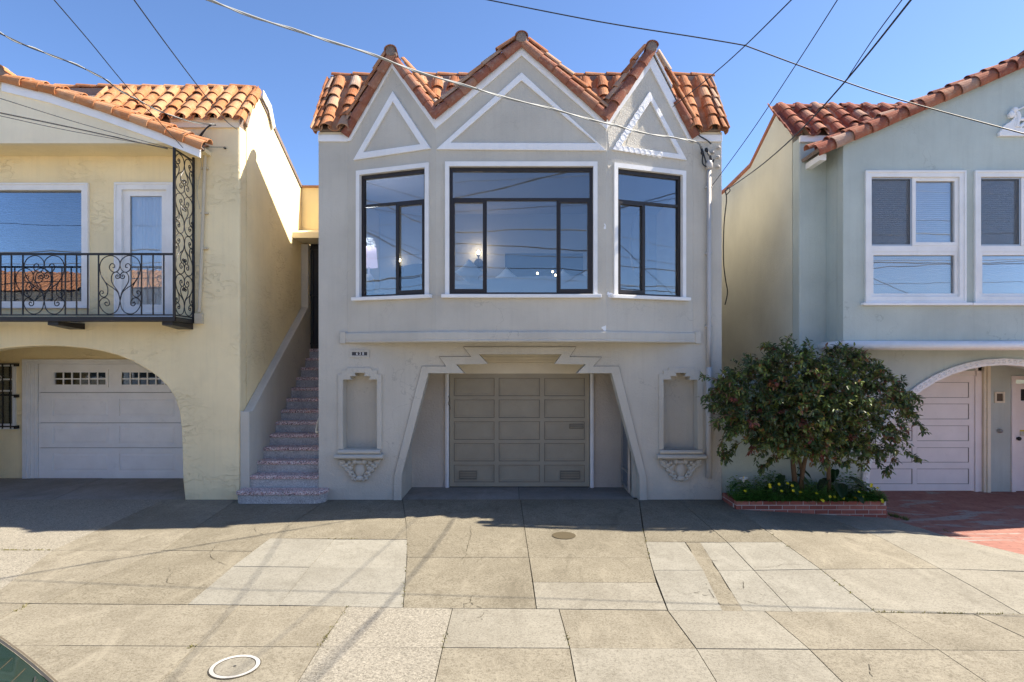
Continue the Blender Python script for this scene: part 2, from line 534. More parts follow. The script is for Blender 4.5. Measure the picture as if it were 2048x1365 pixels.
M['nosing'] = terrazzo('pink_terrazzo', [(0.0, (0.09, 0.06, 0.06)), (0.24, (0.55, 0.33, 0.31)), (0.55, (0.70, 0.54, 0.50)), (0.8, (0.82, 0.76, 0.72))], 105)
M['riser'] = terrazzo('grey_granite_render', [(0.0, (0.30, 0.29, 0.28)), (0.4, (0.46, 0.45, 0.43)), (0.75, (0.62, 0.60, 0.57))], 160)
M['pipe'] = paint('painted_grey_pipe', (0.50, 0.47, 0.43), 0.5, 0.1)
M['pipe_y'] = paint('painted_cream_pipe', (0.60, 0.52, 0.37), 0.5, 0.1)
M['cable'] = simple('black_cable', (0.016, 0.016, 0.017), 0.55)
M['cable_g'] = simple('weathered_grey_cable', (0.28, 0.29, 0.28), 0.6, 0.2)
M['leaf'] = leaf_mat('leaves')
M['bark'] = stucco('brown_bark', (0.20, 0.135, 0.085), 1.4, var=0.3)
M['soil'] = stucco('dark_soil', (0.05, 0.038, 0.028), 1.5, var=0.3)
M['blind'] = simple('white_blind_slats', (0.86, 0.87, 0.88), 0.5)
M['linen'] = simple('white_linen', (0.88, 0.88, 0.87), 0.9, 0, 0.2, 0.03, 6)
M['room'] = simple('painted_room_wall', (0.40, 0.41, 0.45), 0.9)
M['wood'] = simple('brown_floorboards', (0.20, 0.12, 0.07), 0.5, 0, 0.4, 0.3, 5)
M['blue'] = simple('blue_grey_panel', (0.08, 0.11, 0.17), 0.6)
M['chrome'] = simple('grey_metal', (0.42, 0.42, 0.42), 0.4, 0.8, 0.5, 0.1)
M['gate'] = simple('grey_blue_painted_steel', (0.17, 0.19, 0.21), 0.5, 0.1, 0.5, 0.1)

def brick_mat():
    m = NT('red_brick'); p = m.pos()
    oi = m.n('ObjectInfo').outputs['Random']
    col = m.ramp(oi, [(0.0, (0.27, 0.085, 0.06)), (0.5, (0.36, 0.12, 0.085)), (1.0, (0.44, 0.17, 0.12))])
    n1 = m.noise(p, 18, 4); n2 = m.noise(p, 90, 3)
    col = m.mix(m.math('MULTIPLY', m.ramp(n1, [(0.5, 0.0), (0.75, 1.0)]), 0.45), col, (0.16, 0.075, 0.06))
    return m.done(col, 0.85, m.bump(m.math('ADD', n1, n2), 0.5, 0.005), spec=0.2)
M['brick'] = brick_mat()

def red_drive():
    m = NT('worn_red_painted_concrete'); p = m.pos()
    a = m.noise(m.pos((0.5, 1.6, 1)), 1.15, 6, 0.68, 0.8); b = m.noise(p, 60, 3); c = m.noise(p, 5, 4)
    red = m.mix(m.ramp(c, [(0.35, 0.0), (0.7, 1.0)]), (0.27, 0.115, 0.088), (0.36, 0.175, 0.13))
    wear = m.ramp(m.math('ADD', a, m.math('MULTIPLY', b, 0.08)), [(0.575, 0.0), (0.60, 1.0)])
    col = m.mix(wear, red, (0.30, 0.27, 0.24))
    br = m.n('TexBrick'); br.inputs['Scale'].default_value = 1.0
    br.inputs['Mortar Size'].default_value = 0.008; br.inputs['Brick Width'].default_value = 0.45; br.inputs['Row Height'].default_value = 0.075
    m.l(m.pos((1, 1, 1)), br.inputs['Vector'])
    col = m.mix(m.math('MULTIPLY', br.outputs['Fac'], 0.6), col, (0.14, 0.06, 0.05))
    col = m.mix(m.math('MULTIPLY', m.ramp(b, [(0.5, 0.0), (0.7, 1.0)]), 0.35), col, (0.18, 0.09, 0.075))
    return m.done(col, 0.8, m.bump(m.math('SUBTRACT', b, m.math('MULTIPLY', br.outputs['Fac'], 1.0)), 0.4, 0.004), spec=0.25)
M['red_drive'] = red_drive()

# ================================================================== THE GROUND
def R1(x):
    P = [(-900, 1203), (0, 1207), (694, 1213), (806, 1216.5), (1073, 1218), (1335, 1221), (1752, 1225), (2048, 1229), (3000, 1240)]
    for (a, ya), (b, yb) in zip(P, P[1:]):
        if x <= b: return ya + (yb - ya) * (x - a) / (b - a)
    return P[-1][1]

def inset(poly, d):
    n = len(poly); out = []
    area = sum(poly[i][0] * poly[(i + 1) % n][1] - poly[(i + 1) % n][0] * poly[i][1] for i in range(n))
    sg = 1 if area > 0 else -1
    for i in range(n):
        p0 = Vector(poly[i - 1]); p1 = Vector(poly[i]); p2 = Vector(poly[(i + 1) % n])
        a = (p1 - p0).normalized(); b = (p2 - p1).normalized()
        na = Vector((-a.y, a.x)) * sg; nb = Vector((-b.y, b.x)) * sg
        m = (na + nb)
        if m.length < 1e-4: m = na
        m.normalize(); k = d / max(0.35, m.dot(na))
        out.append(p1 + m * k)
    return out

pav_bm = MB()
xs = [-60, -14, -9, -6, -4, -2, 0, 2, 3.3, 3.9, 4.5, 5.1, 5.7, 6.5, 8, 10, 14, 60]
ys = [3.72, 4.4, 5.0, 5.6, 6.2, 7, 7.8, 8.8, 9.3, 9.92, 10.9, 14.0]
vs = [(x, y, zg(x, y) - 0.016) for y in ys for x in xs]
n = len(xs)
pav_bm.add(vs, [(j * n + i, j * n + i + 1, (j + 1) * n + i + 1, (j + 1) * n + i) for j in range(len(ys) - 1) for i in range(n - 1)])
pavement = pav_bm.build('pavement', M['c_gap'])
tag(pavement, 'concrete pavement of mismatched slabs sloping down from the house fronts', kind='structure')

rng = random.Random(3)
def slab(pts, mat, gap=0.004, px=True, lift=0.0):
    P = [gpt(x, y) for x, y in pts] if px else [Vector((x, y, 0)) for x, y in pts]
    q = inset([(p.x, p.y) for p in P], gap)
    mb = MB(); dz = rng.uniform(-0.0015, 0.002) + lift
    if len(q) == 4:
        N = 4 if px else 6
        vs = []
        for j in range(N + 1):
            for i in range(N + 1):
                a = q[0].lerp(q[1], i / N); b = q[3].lerp(q[2], i / N); c = a.lerp(b, j / N)
                vs.append((c.x, c.y, zg(c.x, c.y) + dz))
        mb.add(vs, [(j * (N + 1) + i, j * (N + 1) + i + 1, (j + 1) * (N + 1) + i + 1, (j + 1) * (N + 1) + i) for j in range(N) for i in range(N)])
        rim = [i for i in range(N + 1)] + [j * (N + 1) + N for j in range(1, N + 1)] + [N * (N + 1) + i for i in range(N - 1, -1, -1)] + [j * (N + 1) for j in range(N - 1, 0, -1)]
    else:
        vs = [(c.x, c.y, zg(c.x, c.y) + dz) for c in q]
        tri = tessellate_polygon([[Vector(v) for v in vs]])
        mb.add(vs, [tuple(t) for t in tri])
        rim = list(range(len(q)))
    b = len(mb.v)
    low = [(mb.v[i][0], mb.v[i][1], mb.v[i][2] - 0.03) for i in rim]
    mb.v += low
    m = len(rim)
    mb.f += [(rim[k], b + k, b + (k + 1) % m, rim[(k + 1) % m]) for k in range(m)]
    return mb.build('slab', M[mat], pavement)

SL = [
 ('c_agg', [(-400, 999.2), (330, 999.2), (106, 1101), (-400, 1099)]), ('c_agg', [(-400, 1099), (106, 1101), (-33, 1206), (-400, 1205)]),
 ('c_tan', [(330, 999.2), (475, 999.2), (324, 1101), (106, 1101)]), ('c_tan', [(106, 1101), (324, 1101), (84, 1207.5), (-33, 1206)]),
 ('c_drive', [(475, 999.2), (655, 999.2), (540, 1077), (504, 1103), (324, 1101)]), ('c_drive', [(324, 1101), (504, 1103), (374, 1209), (84, 1207.5)]),
 ('c_drive', [(655, 999.2), (805, 999.2), (812, 1045), (815, 1079), (540, 1077)]),
 ('c_light', [(540, 1077), (668, 1079), (619, 1135), (466, 1133)]), ('c_light', [(668, 1079), (815, 1079.5), (813, 1137), (619, 1135)]),
 ('c_light', [(466, 1133), (619, 1135), (557, 1211), (374, 1209)]), ('c_light', [(619, 1135), (813, 1137), (806, 1216.5), (557, 1211)]),
 ('c_drive', [(805, 999.2), (1041, 999.2), (1048, 1049), (812, 1047)]), ('c_drive', [(812, 1047), (1048, 1049), (1058, 1115), (814, 1115)]),
 ('c_drive', [(814, 1115), (1058, 1115), (1073, 1218), (806, 1216.5)]), ('c_drive', [(1041, 999.2), (1278, 999.2), (1284, 1050), (1048, 1049)]),
 ('c_drive', [(1048, 1049), (1284, 1050), (1299, 1116), (1058, 1115)]), ('c_drive', [(1058, 1115), (1299, 1116), (1313, 1166), (1066, 1165)]),
 ('c_warm', [(1066, 1165), (1313, 1166), (1335, 1221), (1073, 1218)]),
 ('c_drive', [(1278, 999.2), (1355, 999.2), (1455, 1085), (1291, 1084)]), ('c_drive', [(1355, 999.2), (1446, 999.2), (1565, 1085), (1455, 1085)]),
 ('c_light', [(1291, 1084), (1370, 1085), (1407, 1141), (1306, 1141)]), ('c_light', [(1400, 1085), (1455, 1085), (1508, 1141), (1436, 1141)]),
 ('c_light', [(1455, 1085), (1565, 1085), (1641, 1139), (1508, 1141)]), ('c_light', [(1306, 1141), (1407, 1141), (1446, 1222), (1336, 1221)]),
 ('c_light', [(1436, 1141), (1508, 1141), (1585, 1223.5), (1486, 1222)]), ('c_light', [(1508, 1141), (1641, 1139), (1752, 1225), (1585, 1223.5)]),
 ('c_tan', [(1446, 999.2), (1470, 1016), (1640, 1029), (1760, 1075), (1880, 1138), (1641, 1139), (1565, 1085)]),
 ('c_warm', [(1641, 1139), (1880, 1138), (2042, 1229), (1752, 1225)]),
 ('c_warm', [(1640, 1029), (1775, 1036), (1900, 1075), (2048, 1110), (2160, 1146), (1880, 1138), (1760, 1075)]),
 ('c_warm', [(1880, 1138), (2160, 1146), (2420, 1232), (2042, 1229)]),
]
for m_, p_ in SL: slab(p_, m_)
jag = [(1370 + (1446 - 1370) * t + rng.uniform(-5, 5), 1085 + 137 * t) for t in [i / 9 for i in range(10)]]
jag2 = [(1400 + (1486 - 1400) * t + rng.uniform(-6, 6), 1085 + 137 * t) for t in [i / 9 for i in range(10)]]
slab(jag + jag2[::-1], 'c_drive', gap=-0.004, lift=-0.003)

XT = [-420, -180, 58, 246, 482, 694, 905, 1118, 1335, 1529, 1751, 1946, 2150, 2420]
k1 = 575 / 493.0; k2 = 1.352
R1w = ['c_tan', 'c_tan', 'c_tan', 'c_tan', 'c_tan', 'c_agg', 'c_warm', 'c_tan', 'c_warm', 'c_tan', 'c_tan', 'c_tan', 'c_tan']
R2w = ['c_tan', 'c_tan', 'c_tan', 'c_tan', 'c_tan', 'c_agg', 'c_tan', 'c_warm', 'c_warm', 'c_tan', 'c_tan', 'c_tan', 'c_tan']
def mid(x): return (CX + (x - CX) * k1 + (6 if x > 1100 else 0), 1290 + 12 * (x + 100) / 2148)
def low(x): return (CX + (x - CX) * k2 + (6 if x > 1100 else 0), 1392)
for i in range(len(XT) - 1):
    a, b = XT[i], XT[i + 1]
    slab([(a, R1(a)), (b, R1(b)), mid(b), mid(a)], R1w[i])
    slab([mid(a), mid(b), low(b), low(a)], R2w[i])
# kerb line, and the pavement beyond the picture
ylow = gpt(1024, 1392).y
slab([(-11, 3.90), (13, 3.90), (13, ylow), (-11, ylow)], 'c_tan', px=False)
slab([(-60, 3.9), (-10.6, 3.9), (-10.6, 9.92), (-60, 9.92)], 'c_tan', px=False)
slab([(10.1, 5.6), (60, 5.6), (60, 9.92), (10.1, 9.92)], 'c_tan', px=False)
slab([(8.2, 3.9), (60, 3.9), (60, 5.55), (8.2, 5.55)], 'c_tan', px=False)
# garage floors run on from the pavement
slab([(-1.75, 9.93), (0.115, 9.93), (0.115, 10.9), (-1.75, 10.9)], 'c_smooth', px=False)
slab([(0.115, 9.93), (1.95, 9.93), (1.95, 10.9), (0.115, 10.9)], 'c_smooth', px=False)
slab([(-9.6, 9.93), (-7.3, 9.93), (-7.7, 11.75), (-9.9, 11.75)], 'c_smooth', px=False)
slab([(-7.3, 9.93), (-5.2, 9.93), (-5.2, 11.75), (-7.7, 11.75)], 'c_smooth', px=False)
kb = MB(); kb.box((-60, 3.72, -0.32), (60, 3.895, -0.078)); kb.build('kerb', M['c_tan'], pavement, bevel=0.02)

# red painted drive of the green house
dm = MB()
A = [Vector((5.57, 9.3)), gpt(1775, 1036).xy, gpt(1900, 1075).xy, gpt(2048, 1110).xy, gpt(2160, 1146).xy]
edge = [(5.0, 10.95), (5.05, 9.95), (5.6, 9.92), (5.6, 9.3)] + [(a.x, a.y) for a in A[1:]]
rows = 12; vs = []
for i, (x, y) in enumerate(edge):
    for k in range(rows + 1):
        xx = x + (10.05 - x) * k / rows
        vs.append((xx, y, zg(xx, y) - 0.002))
nE = len(edge)
dm.add(vs, [(i * (rows + 1) + k, i * (rows + 1) + k + 1, (i + 1) * (rows + 1) + k + 1, (i + 1) * (rows + 1) + k) for i in range(nE - 1) for k in range(rows)])
drive = dm.build('driveway', M['red_drive'])
tag(drive, 'red painted drive, worn through in grey patches, before the green house garage', kind='structure')

# fine cracks and weeds in the joints
cr = MB()
CR = [[(993, 460), (1000, 490), (980, 520), (985, 545), (1040, 553), (1200, 556)], [(1225, 375), (1245, 400), (1330, 450)], [(1490, 222), (1495, 240), (1550, 265), (1590, 266)],
      [(1290, 305), (1255, 340), (1225, 375)]]
def crack(pts, w=0.003):
    P = [gpt(x, y) for x, y in pts]
    P = smooth_curve(P, 5)
    P = [p + Vector((rng.uniform(-.008, .008), rng.uniform(-.01, .01), 0)) for p in P]
    vs = []
    for i, p in enumerate(P):
        t = (P[min(i + 1, len(P) - 1)] - P[max(i - 1, 0)]); t.z = 0
        t.normalize(); s_ = Vector((-t.y, t.x, 0)) * w * (0.35 + 0.65 * math.sin(math.pi * (i + .5) / len(P))) * rng.uniform(.6, 1.2)
        z = zg(p.x, p.y) + 0.0035
        vs += [(p.x + s_.x, p.y + s_.y, z), (p.x - s_.x, p.y - s_.y, z)]
    cr.add(vs, [(2 * i, 2 * i + 1, 2 * i + 3, 2 * i + 2) for i in range(len(P) - 1) if rng.random() < .8])
for c in CR: crack([(x / 2.926, 980 + y / 2.926) for x, y in c])
for c in [[(820, 210), (825, 260), (805, 330), (795, 380), (775, 410), (785, 450)], [(830, 620), (815, 660), (785, 670), (785, 695)], [(815, 660), (890, 695)], [(920, 705), (885, 745), (890, 765)], [(885, 745), (860, 750)], [(795, 760), (780, 770)]]:
    crack([(660 + x / 2.926, 980 + y / 2.926) for x, y in c])
for c in [[(450, 447), (510, 455), (600, 450), (635, 438), (740, 440), (800, 446)], [(0, 590), (80, 608), (150, 600), (240, 582)], [(120, 605), (180, 618), (235, 632)], [(370, 575), (400, 580), (410, 535)], [(410, 650), (470, 665), (560, 690)],
          [(500, 612), (545, 620)], [(205, 410), (270, 420)], [(180, 545), (250, 650), (300, 690)], [(1150, 1020), (1145, 1060), (1165, 1100)]]:
    crack([(1348 + x / 2.926, 980 + y / 2.926) for x, y in c])
tag(cr.build('crack', M['c_gap'], pavement), kind='stuff')

def col_mesh(vs, fs, cols, name, smooth=False):
    me = bpy.data.meshes.new(name)
    me.from_pydata([tuple(v) for v in vs], [], fs)
    a = me.attributes.new('leaf_colour', 'FLOAT_COLOR', 'POINT')
    flat = []
    for c in cols: flat += [c[0], c[1], c[2], 1.0]
    a.data.foreach_set('color', flat)
    me.materials.append(M['leaf'])
    me.update()
    return me

wv, wf, wc = [], [], []
def tuft(p, n, h, col, spread=0.03):
    for _ in range(n):
        a = rng.uniform(0, 6.28); r = rng.uniform(0, spread)
        b = p + Vector((math.cos(a) * r, math.sin(a) * r * .4, 0))
        hh = h * rng.uniform(.4, 1.1); lean = Vector((rng.uniform(-.6, .6), rng.uniform(-.6, .6), 1)) * hh
        s_ = Vector((math.cos(a + 1.5), math.sin(a + 1.5), 0)) * 0.004
        k = len(wv); c = k3(col, rng.uniform(.6, 1.3))
        wv.extend([b - s_, b + s_, b + lean * .6 + s_ * .8, b + lean]); wf.append((k, k + 1, k + 2, k + 3)); wc.extend([c] * 4)
for x0, y0, x1, y1, dens in [(0, 1101, 104, 1101, 40), (30, 1224, 58, 1208, 14), (375, 1300, 392, 1290, 8), (1640, 1139, 1752, 1225, 16), (1752, 1225, 2048, 1230, 46), (1545, 1070, 1590, 1105, 10), (1885, 1060, 1900, 1066, 12),
                             (640, 1293, 694, 1214, 20), (806, 1217, 815, 1080, 14), (655, 1078, 740, 1079, 10), (886, 1298, 893, 1265, 8), (1284, 1050, 1300, 1120, 14), (1132, 1260, 1140, 1300, 6), (476, 1004, 482, 1004, 7)]:
    for _ in range(dens):
        t = rng.random(); p = gpt(x0 + (x1 - x0) * t, y0 + (y1 - y0) * t)
        tuft(p, 3, rng.uniform(.008, .028), (0.22, 0.20, 0.05))
for _ in range(70):
    t = rng.random(); p = gpt(1778 + 38 * t, 1031 + 11 * t + rng.uniform(-3, 1)); tuft(p, 4, rng.uniform(.02, .06), (0.13, 0.16, 0.04))
wo = bpy.data.objects.new('weeds', col_mesh(wv, wf, wc, 'weeds')); COL.objects.link(wo)
tag(wo, 'small weeds sprouting from the pavement joints', 'weeds', kind='stuff')

# pavement cover with a white painted ring, and an oval plug further back
c0 = gpt(470, 1335)
cov = thing('utility_cover', c0, 'round concrete pavement cover inside a white painted ring', 'utility cover')
def disc(mb, c, r0, r1, z, rz=0.0, sy=1.0, seg=40):
    vs = []
    for k in range(seg):
        a = 2 * math.pi * k / seg
        for r in (r0, r1):
            x = math.cos(a) * r; y = math.sin(a) * r * sy
            X = c.x + x * math.cos(rz) - y * math.sin(rz); Y = c.y + x * math.sin(rz) + y * math.cos(rz)
            vs.append((X, Y, zg(X, Y) + z))
    mb.add(vs, [(2 * k, 2 * k + 1, 2 * ((k + 1) % seg) + 1, 2 * ((k + 1) % seg)) for k in range(seg)])
mb = MB(); disc(mb, c0, 0.0, 0.138, 0.007); mb.build('lid', M['c_warm'], cov)
mb = MB(); disc(mb, c0, 0.145, 0.174, 0.009); mb.build('ring', paint('worn_white_road_paint', (.46, .45, .42), .7, .25, .1, (.25, .22, .17)), cov)
mb = MB(); disc(mb, c0, 0.174, 0.181, 0.006); disc(mb, c0, 0.137, 0.146, 0.006); mb.build('rim', M['c_gap'], cov)
mb = MB(); disc(mb, c0 + Vector((-.002, .002, 0)), 0.0, 0.012, 0.0095, sy=.8); mb.build('lift_hole', M['dark'], cov)
c1 = gpt(1128, 1072)
mb = MB(); disc(mb, c1, 0.0, 0.15, 0.0062, sy=1.05); o = mb.build('cover_plate', simple('tan_iron_plate', (0.085, 0.068, 0.04), 0.85, 0, 0.2, 0.2, 60))
tag(o, 'plain brown oval cover set in the drive before the taupe garage door', 'cover plate')

# ================================================================== CLAY TILES
def tile_mesh(name, L=0.36, r0=0.098, r1=0.078, t=0.014, flat=0.82, seg=8):
    """half-round cover tile: local x runs down the slope from 0 to L, y across, z up"""
    mb = MB(); vs = []
    for x, r in ((0, r1), (L, r0)):
        for rr in (r, r - t):
            for k in range(seg + 1):
                a = math.pi * k / seg
                vs.append((x, math.cos(a) * rr, math.sin(a) * rr * flat))
    m = seg + 1; fs = []
    for k in range(seg):
        fs.append((k, k + 1, 2 * m + k + 1, 2 * m + k))
        fs.append((m + k + 1, m + k, 3 * m + k, 3 * m + k + 1))
        fs.append((2 * m + k, 2 * m + k + 1, 3 * m + k + 1, 3 * m + k))
        fs.append((k + 1, k, m + k, m + k + 1))
    fs += [(0, 2 * m, 3 * m, m), (seg, m + seg, 3 * m + seg, 2 * m + seg)]
    mb.add(vs, fs)
    return mb.mesh(name, smooth=False)

def shade_arc(me, mat):
    me.materials.append(mat)
    for p in me.polygons: p.use_smooth = True
    return me

TILES = {}
def tmesh(mat, L=0.36, r=0.098):
    k = (mat, round(L, 3), round(r, 3))
    if k not in TILES:
        me = tile_mesh('roof_tile', L, r, r * 0.8)
        me.materials.append(M[mat])
        TILES[k] = me
    return TILES[k]

trng = random.Random(11)
def put_tile(roof, p, down, across, nrm, me, L, lift=0.02, name='roof_tile', jit=1.0):
    d = (down * L + nrm * lift).normalized()
    d = (d + across * trng.uniform(-.05, .05) * jit + nrm * trng.uniform(-.02, .02) * jit).normalized()
    a = nrm.cross(d).normalized(); n_ = d.cross(a).normalized()
    return inst(name, me, basis(p + nrm * trng.uniform(-.006, .006) * jit + down * trng.uniform(-.015, .015), d, a, n_), roof)

def tile_field(roof, E0, across, up, ncol, pitch, nrow, expo, mat, skip=None, r=0.098, over=0.07, pans=True):
    """E0: middle of the first cover tile at the eave; across: along the eave; up: up the slope"""
    nrm = across.cross(up).normalized()
    if nrm.z < 0: nrm = -nrm
    L = expo + 0.075
    me = tmesh(mat, L, r)
    for c in range(ncol):
        for rw in range(nrow):
            top = E0 + across * (pitch * c) + up * (expo * (rw + 1) - over + 0.075)
            mid_ = top - up * (L * .5)
            if skip and skip(mid_): continue
            put_tile(roof, top + nrm * 0.03, -up, across, nrm, me, L)
    if pans:
        for c in range(ncol + 1):
            for rw in range(nrow):
                top = E0 + across * (pitch * (c - .5)) + up * (expo * (rw + 1) - over + 0.075)
                if skip and skip(top - up * (L * .5)): continue
                d = -up
                q = inst('roof_tile', me, basis(top + nrm * 0.075, d, nrm.cross(d) * -1, -nrm), roof)

# ================================================================== THE GREY HOUSE
XL, XR = -3.07, 3.33
grey = thing('grey_house', (0.13, F, 0.0), 'grey stucco house with three pointed gables over a bay window and taupe garage door', 'house', 'attached row houses')
PF = Pl(0, F)
def fx(px): return (px - CX) * F / FPX
def fz(py): return HC + (HOR - py) * F / FPX
XM = 0.13                                            # middle of the bay
A_ = (-2.61, F); B_ = (-1.145, 9.41); C_ = (1.416, 9.41); D_ = (2.873, F)
PL_ = Pl(A_[0], A_[1], B_[0] - A_[0], B_[1] - A_[1])
PC_ = Pl(B_[0], B_[1], C_[0] - B_[0], 0)
PR_ = Pl(C_[0], C_[1], D_[0] - C_[0], D_[1] - C_[1])

inner = [(803, 1010), (804, 949.5), (857, 747), (928.5, 747), (913, 729.5), (976, 728.5), (958, 709), (1123, 709), (1109, 728.5), (1171, 729.5), (1154, 747), (1223, 747), (1278.5, 954), (1278.5, 1010)]
outer = [(787.5, 1010), (789, 949.5), (844, 733), (892.5, 733), (878.5, 714), (942.5, 714), (927, 694.5), (1152, 694.5), (1139, 714), (1203, 715), (1186, 733), (1237.5, 733), (1292.6, 954), (1294, 1010)]
inn = [(fx(x), fz(y)) for x, y in inner]; outr = [(fx(x), fz(y)) for x, y in outer]
nich = [(686.3, 759.6), (703, 759.6), (700.4, 752.8), (712, 752.8), (709.5, 746.3), (730.5, 746.3), (728, 752.8), (741, 752.8), (738, 759.6), (754.3, 759.6), (754.3, 899), (686.3, 899)]
NL = [(fx(x), fz(y)) for x, y in nich]
XN = fx(1040.5)
def mirror(P): return [(2 * XN - u, v) for u, v in reversed(P)]
NR = mirror(NL)
TOPZ = 5.83
wall = MB()
wall.plate(PF, [(XL, -.3), (inn[0][0], -.3)] + inn + [(inn[-1][0], -.3), (XR, -.3), (XR, TOPZ), (D_[0], TOPZ), (D_[0], 2.52), (A_[0], 2.52), (A_[0], TOPZ), (XL, TOPZ)], [NL, NR], 0, -0.22)
front = wall.build('front_wall', M['grey'], grey, bevel=0.006)
# niches: back, floor
for P, s_ in ((NL, 1), (NR, -1)):
    us = [u for u, v in P]; vs_ = [v for u, v in P]
    mb = MB()
    mb.pbox(PF, min(us) - .03, min(vs_) - .03, max(us) + .03, max(vs_) + .03, -0.235, -0.30)
    nb = mb.build('niche_back', M['grey'], grey)
    so = [(676.6, 899), (676.6, 749), (684, 749), (684, 741), (693.7, 741), (693.7, 736), (744, 736), (744, 741), (754.7, 741), (754.7, 749), (763.8, 749), (763.8, 899)]
    So = [(fx(x), fz(y)) for x, y in so]
    if s_ < 0: So = mirror(So)
    hole = list(P)
    mb = MB()
    bot = fz(899)
    if s_ > 0:
        ring = [So[0]] + So[1:] + [(P[10][0], bot)] + [P[i] for i in range(9, -1, -1)] + [(P[11][0], bot)]
    else:
        ring = So + [(P[1][0], bot)] + [P[i] for i in range(2, 12)] + [(P[0][0], bot)]
    mb.plate(PF, ring, (), 0.022, 0.0)
    mb.build('niche_surround', M['grey'], grey, bevel=0.004)
    # sill: two rolls
    cx_ = (min(us) + max(us)) / 2
    mb = MB()
    def roll(u0, u1, z0, z1, out):
        pr = [(0, z0), (out * .7, z0), (out, z0 + (z1 - z0) * .3), (out, z0 + (z1 - z0) * .7), (out * .75, z1), (0, z1)]
        mb.sweep(pr, [(cx_ + u0 - .0, F + 0.0), (cx_ + u0, F), (cx_ + u1, F)][1:])
    roll(-0.335, 0.335, fz(908), fz(899.5), .09)
    roll(-0.385, 0.385, fz(917.5), fz(908.2), .13)
    mb.box((cx_ - .27, F - .01, fz(901)), (cx_ + .27, F + .235, fz(899.3)))
    mb.build('niche_sill', M['grey'], grey, bevel=0.008)
    # carved corbel: shield, scrolls and leaves in relief
    mb = MB(); z0 = fz(918); zb = fz(963)
    H = z0 - zb
    def rp(u, v, n_): return Vector((cx_ + u, F - n_, z0 - v * H))
    mb.plate(PF, [(cx_ - .33, z0), (cx_ - .32, z0 - .10 * H), (cx_ - .22, z0 - .42 * H), (cx_ - .13, z0 - .72 * H), (cx_ - .04, z0 - .97 * H), (cx_ + .04, z0 - .97 * H), (cx_ + .13, z0 - .72 * H), (cx_ + .22, z0 - .42 * H), (cx_ + .32, z0 - .10 * H), (cx_ + .33, z0)], (), 0.02, 0.0)
    mb.blob(rp(0, .5, .015), .085, .04, .34 * H)
    mb.blob(rp(0, .86, .02), .075, .045, .13 * H)
    mb.blob(rp(0, .13, .02), .10, .055, .11 * H)
    for sg in (-1, 1):
        mb.blob(rp(sg * .075, .12, .03), .045, .05, .05)
        for (u, v, r_) in [(.28, .17, .05), (.21, .26, .042), (.25, .33, .035), (.16, .16, .04), (.15, .40, .045), (.20, .48, .04), (.13, .60, .038), (.155, .70, .03), (.09, .76, .035), (.11, .88, .026), (.31, .08, .032), (.12, .28, .03)]:
            mb.blob(rp(sg * u, v, .022), r_, .042, r_ * .9, 8, 5)
        for (u, v, r_) in [(.27, .16, .055), (.175, .43, .05), (.115, .68, .042)]:
            sp = [rp(sg * (u + math.cos(a) * r_ * (1 - a / 14)), v + math.sin(a) * r_ * (1 - a / 14) / H, .045) for a in [i * .5 for i in range(20)]]
            mb.tube(sp, .010, 5)
        mb.tube(smooth_curve([rp(sg * .33, .03, .03), rp(sg * .27, .26, .04), rp(sg * .18, .5, .045), rp(sg * .12, .78, .04), rp(sg * .05, .97, .035)], 4), .016, 5)
    mb.build('corbel', M['grey'], grey, smooth=True)

# raised zigzag band round the garage opening
mb = MB()
mb.plate(PF, outr + inn[::-1], (), 0.028, 0.0)
mb.build('opening_band', M['grey'], grey, bevel=0.005)
# dark scored lines round the zigzag
mb = MB()
for a, b in zip(outr, outr[1:]):
    mb.tube([PF.p(a[0], a[1], .004), PF.p(b[0], b[1], .004)], .006, 5)
mb.build('scored_line', M['door_groove'], grey)

# recess behind the opening
mb = MB(); YB = 10.9
mb.box((-1.95, F + .215, -.3), (-1.75, YB + .2, 2.62)); mb.box((1.95, F + .215, -.3), (2.15, YB + .2, 2.62))
mb.box((-1.95, F + .215, 2.46), (2.15, YB + .2, 2.62))
mb.build('recess_wall', M['grey'], grey)
mb = MB(); gx0, gx1 = (891 - CX) * YB / FPX, (1187 - CX) * YB / FPX
mb.box((-1.755, YB, -.3), (gx0, YB + .15, 2.47)); mb.build('recess_back', M['grey_rough'], grey)
mb = MB(); mb.box((gx1, YB, -.3), (1.955, YB + .15, 2.47)); mb.build('recess_back', M['grey_rough'], grey)
dz1 = HC + (HOR - 750) * YB / FPX
mb = MB(); mb.box((gx0, YB - .03, dz1 + .02), (gx1, YB + .12, 2.465))
for zz in (2.16, 2.20, 2.255): mb.box((gx0, YB - .045, zz), (gx1, YB - .03, zz + .018))
mb.build('garage_header', M['cream'], grey, bevel=0.004)
for (a, b, c, d) in ((gx0, (898 - CX) * YB / FPX, gx0 + .055, 1), ((1180 - CX) * YB / FPX, gx1, 0, 1)):
    mb = MB(); mb.box((a, YB - .05, -.02), (b, YB + .1, dz1 + .02)); mb.box((a + (b - a) * .35, YB - .065, -.02), (b - (b - a) * .3, YB - .05, dz1 + .02))
    mb.build('door_jamb', M['white'], grey, bevel=0.004)
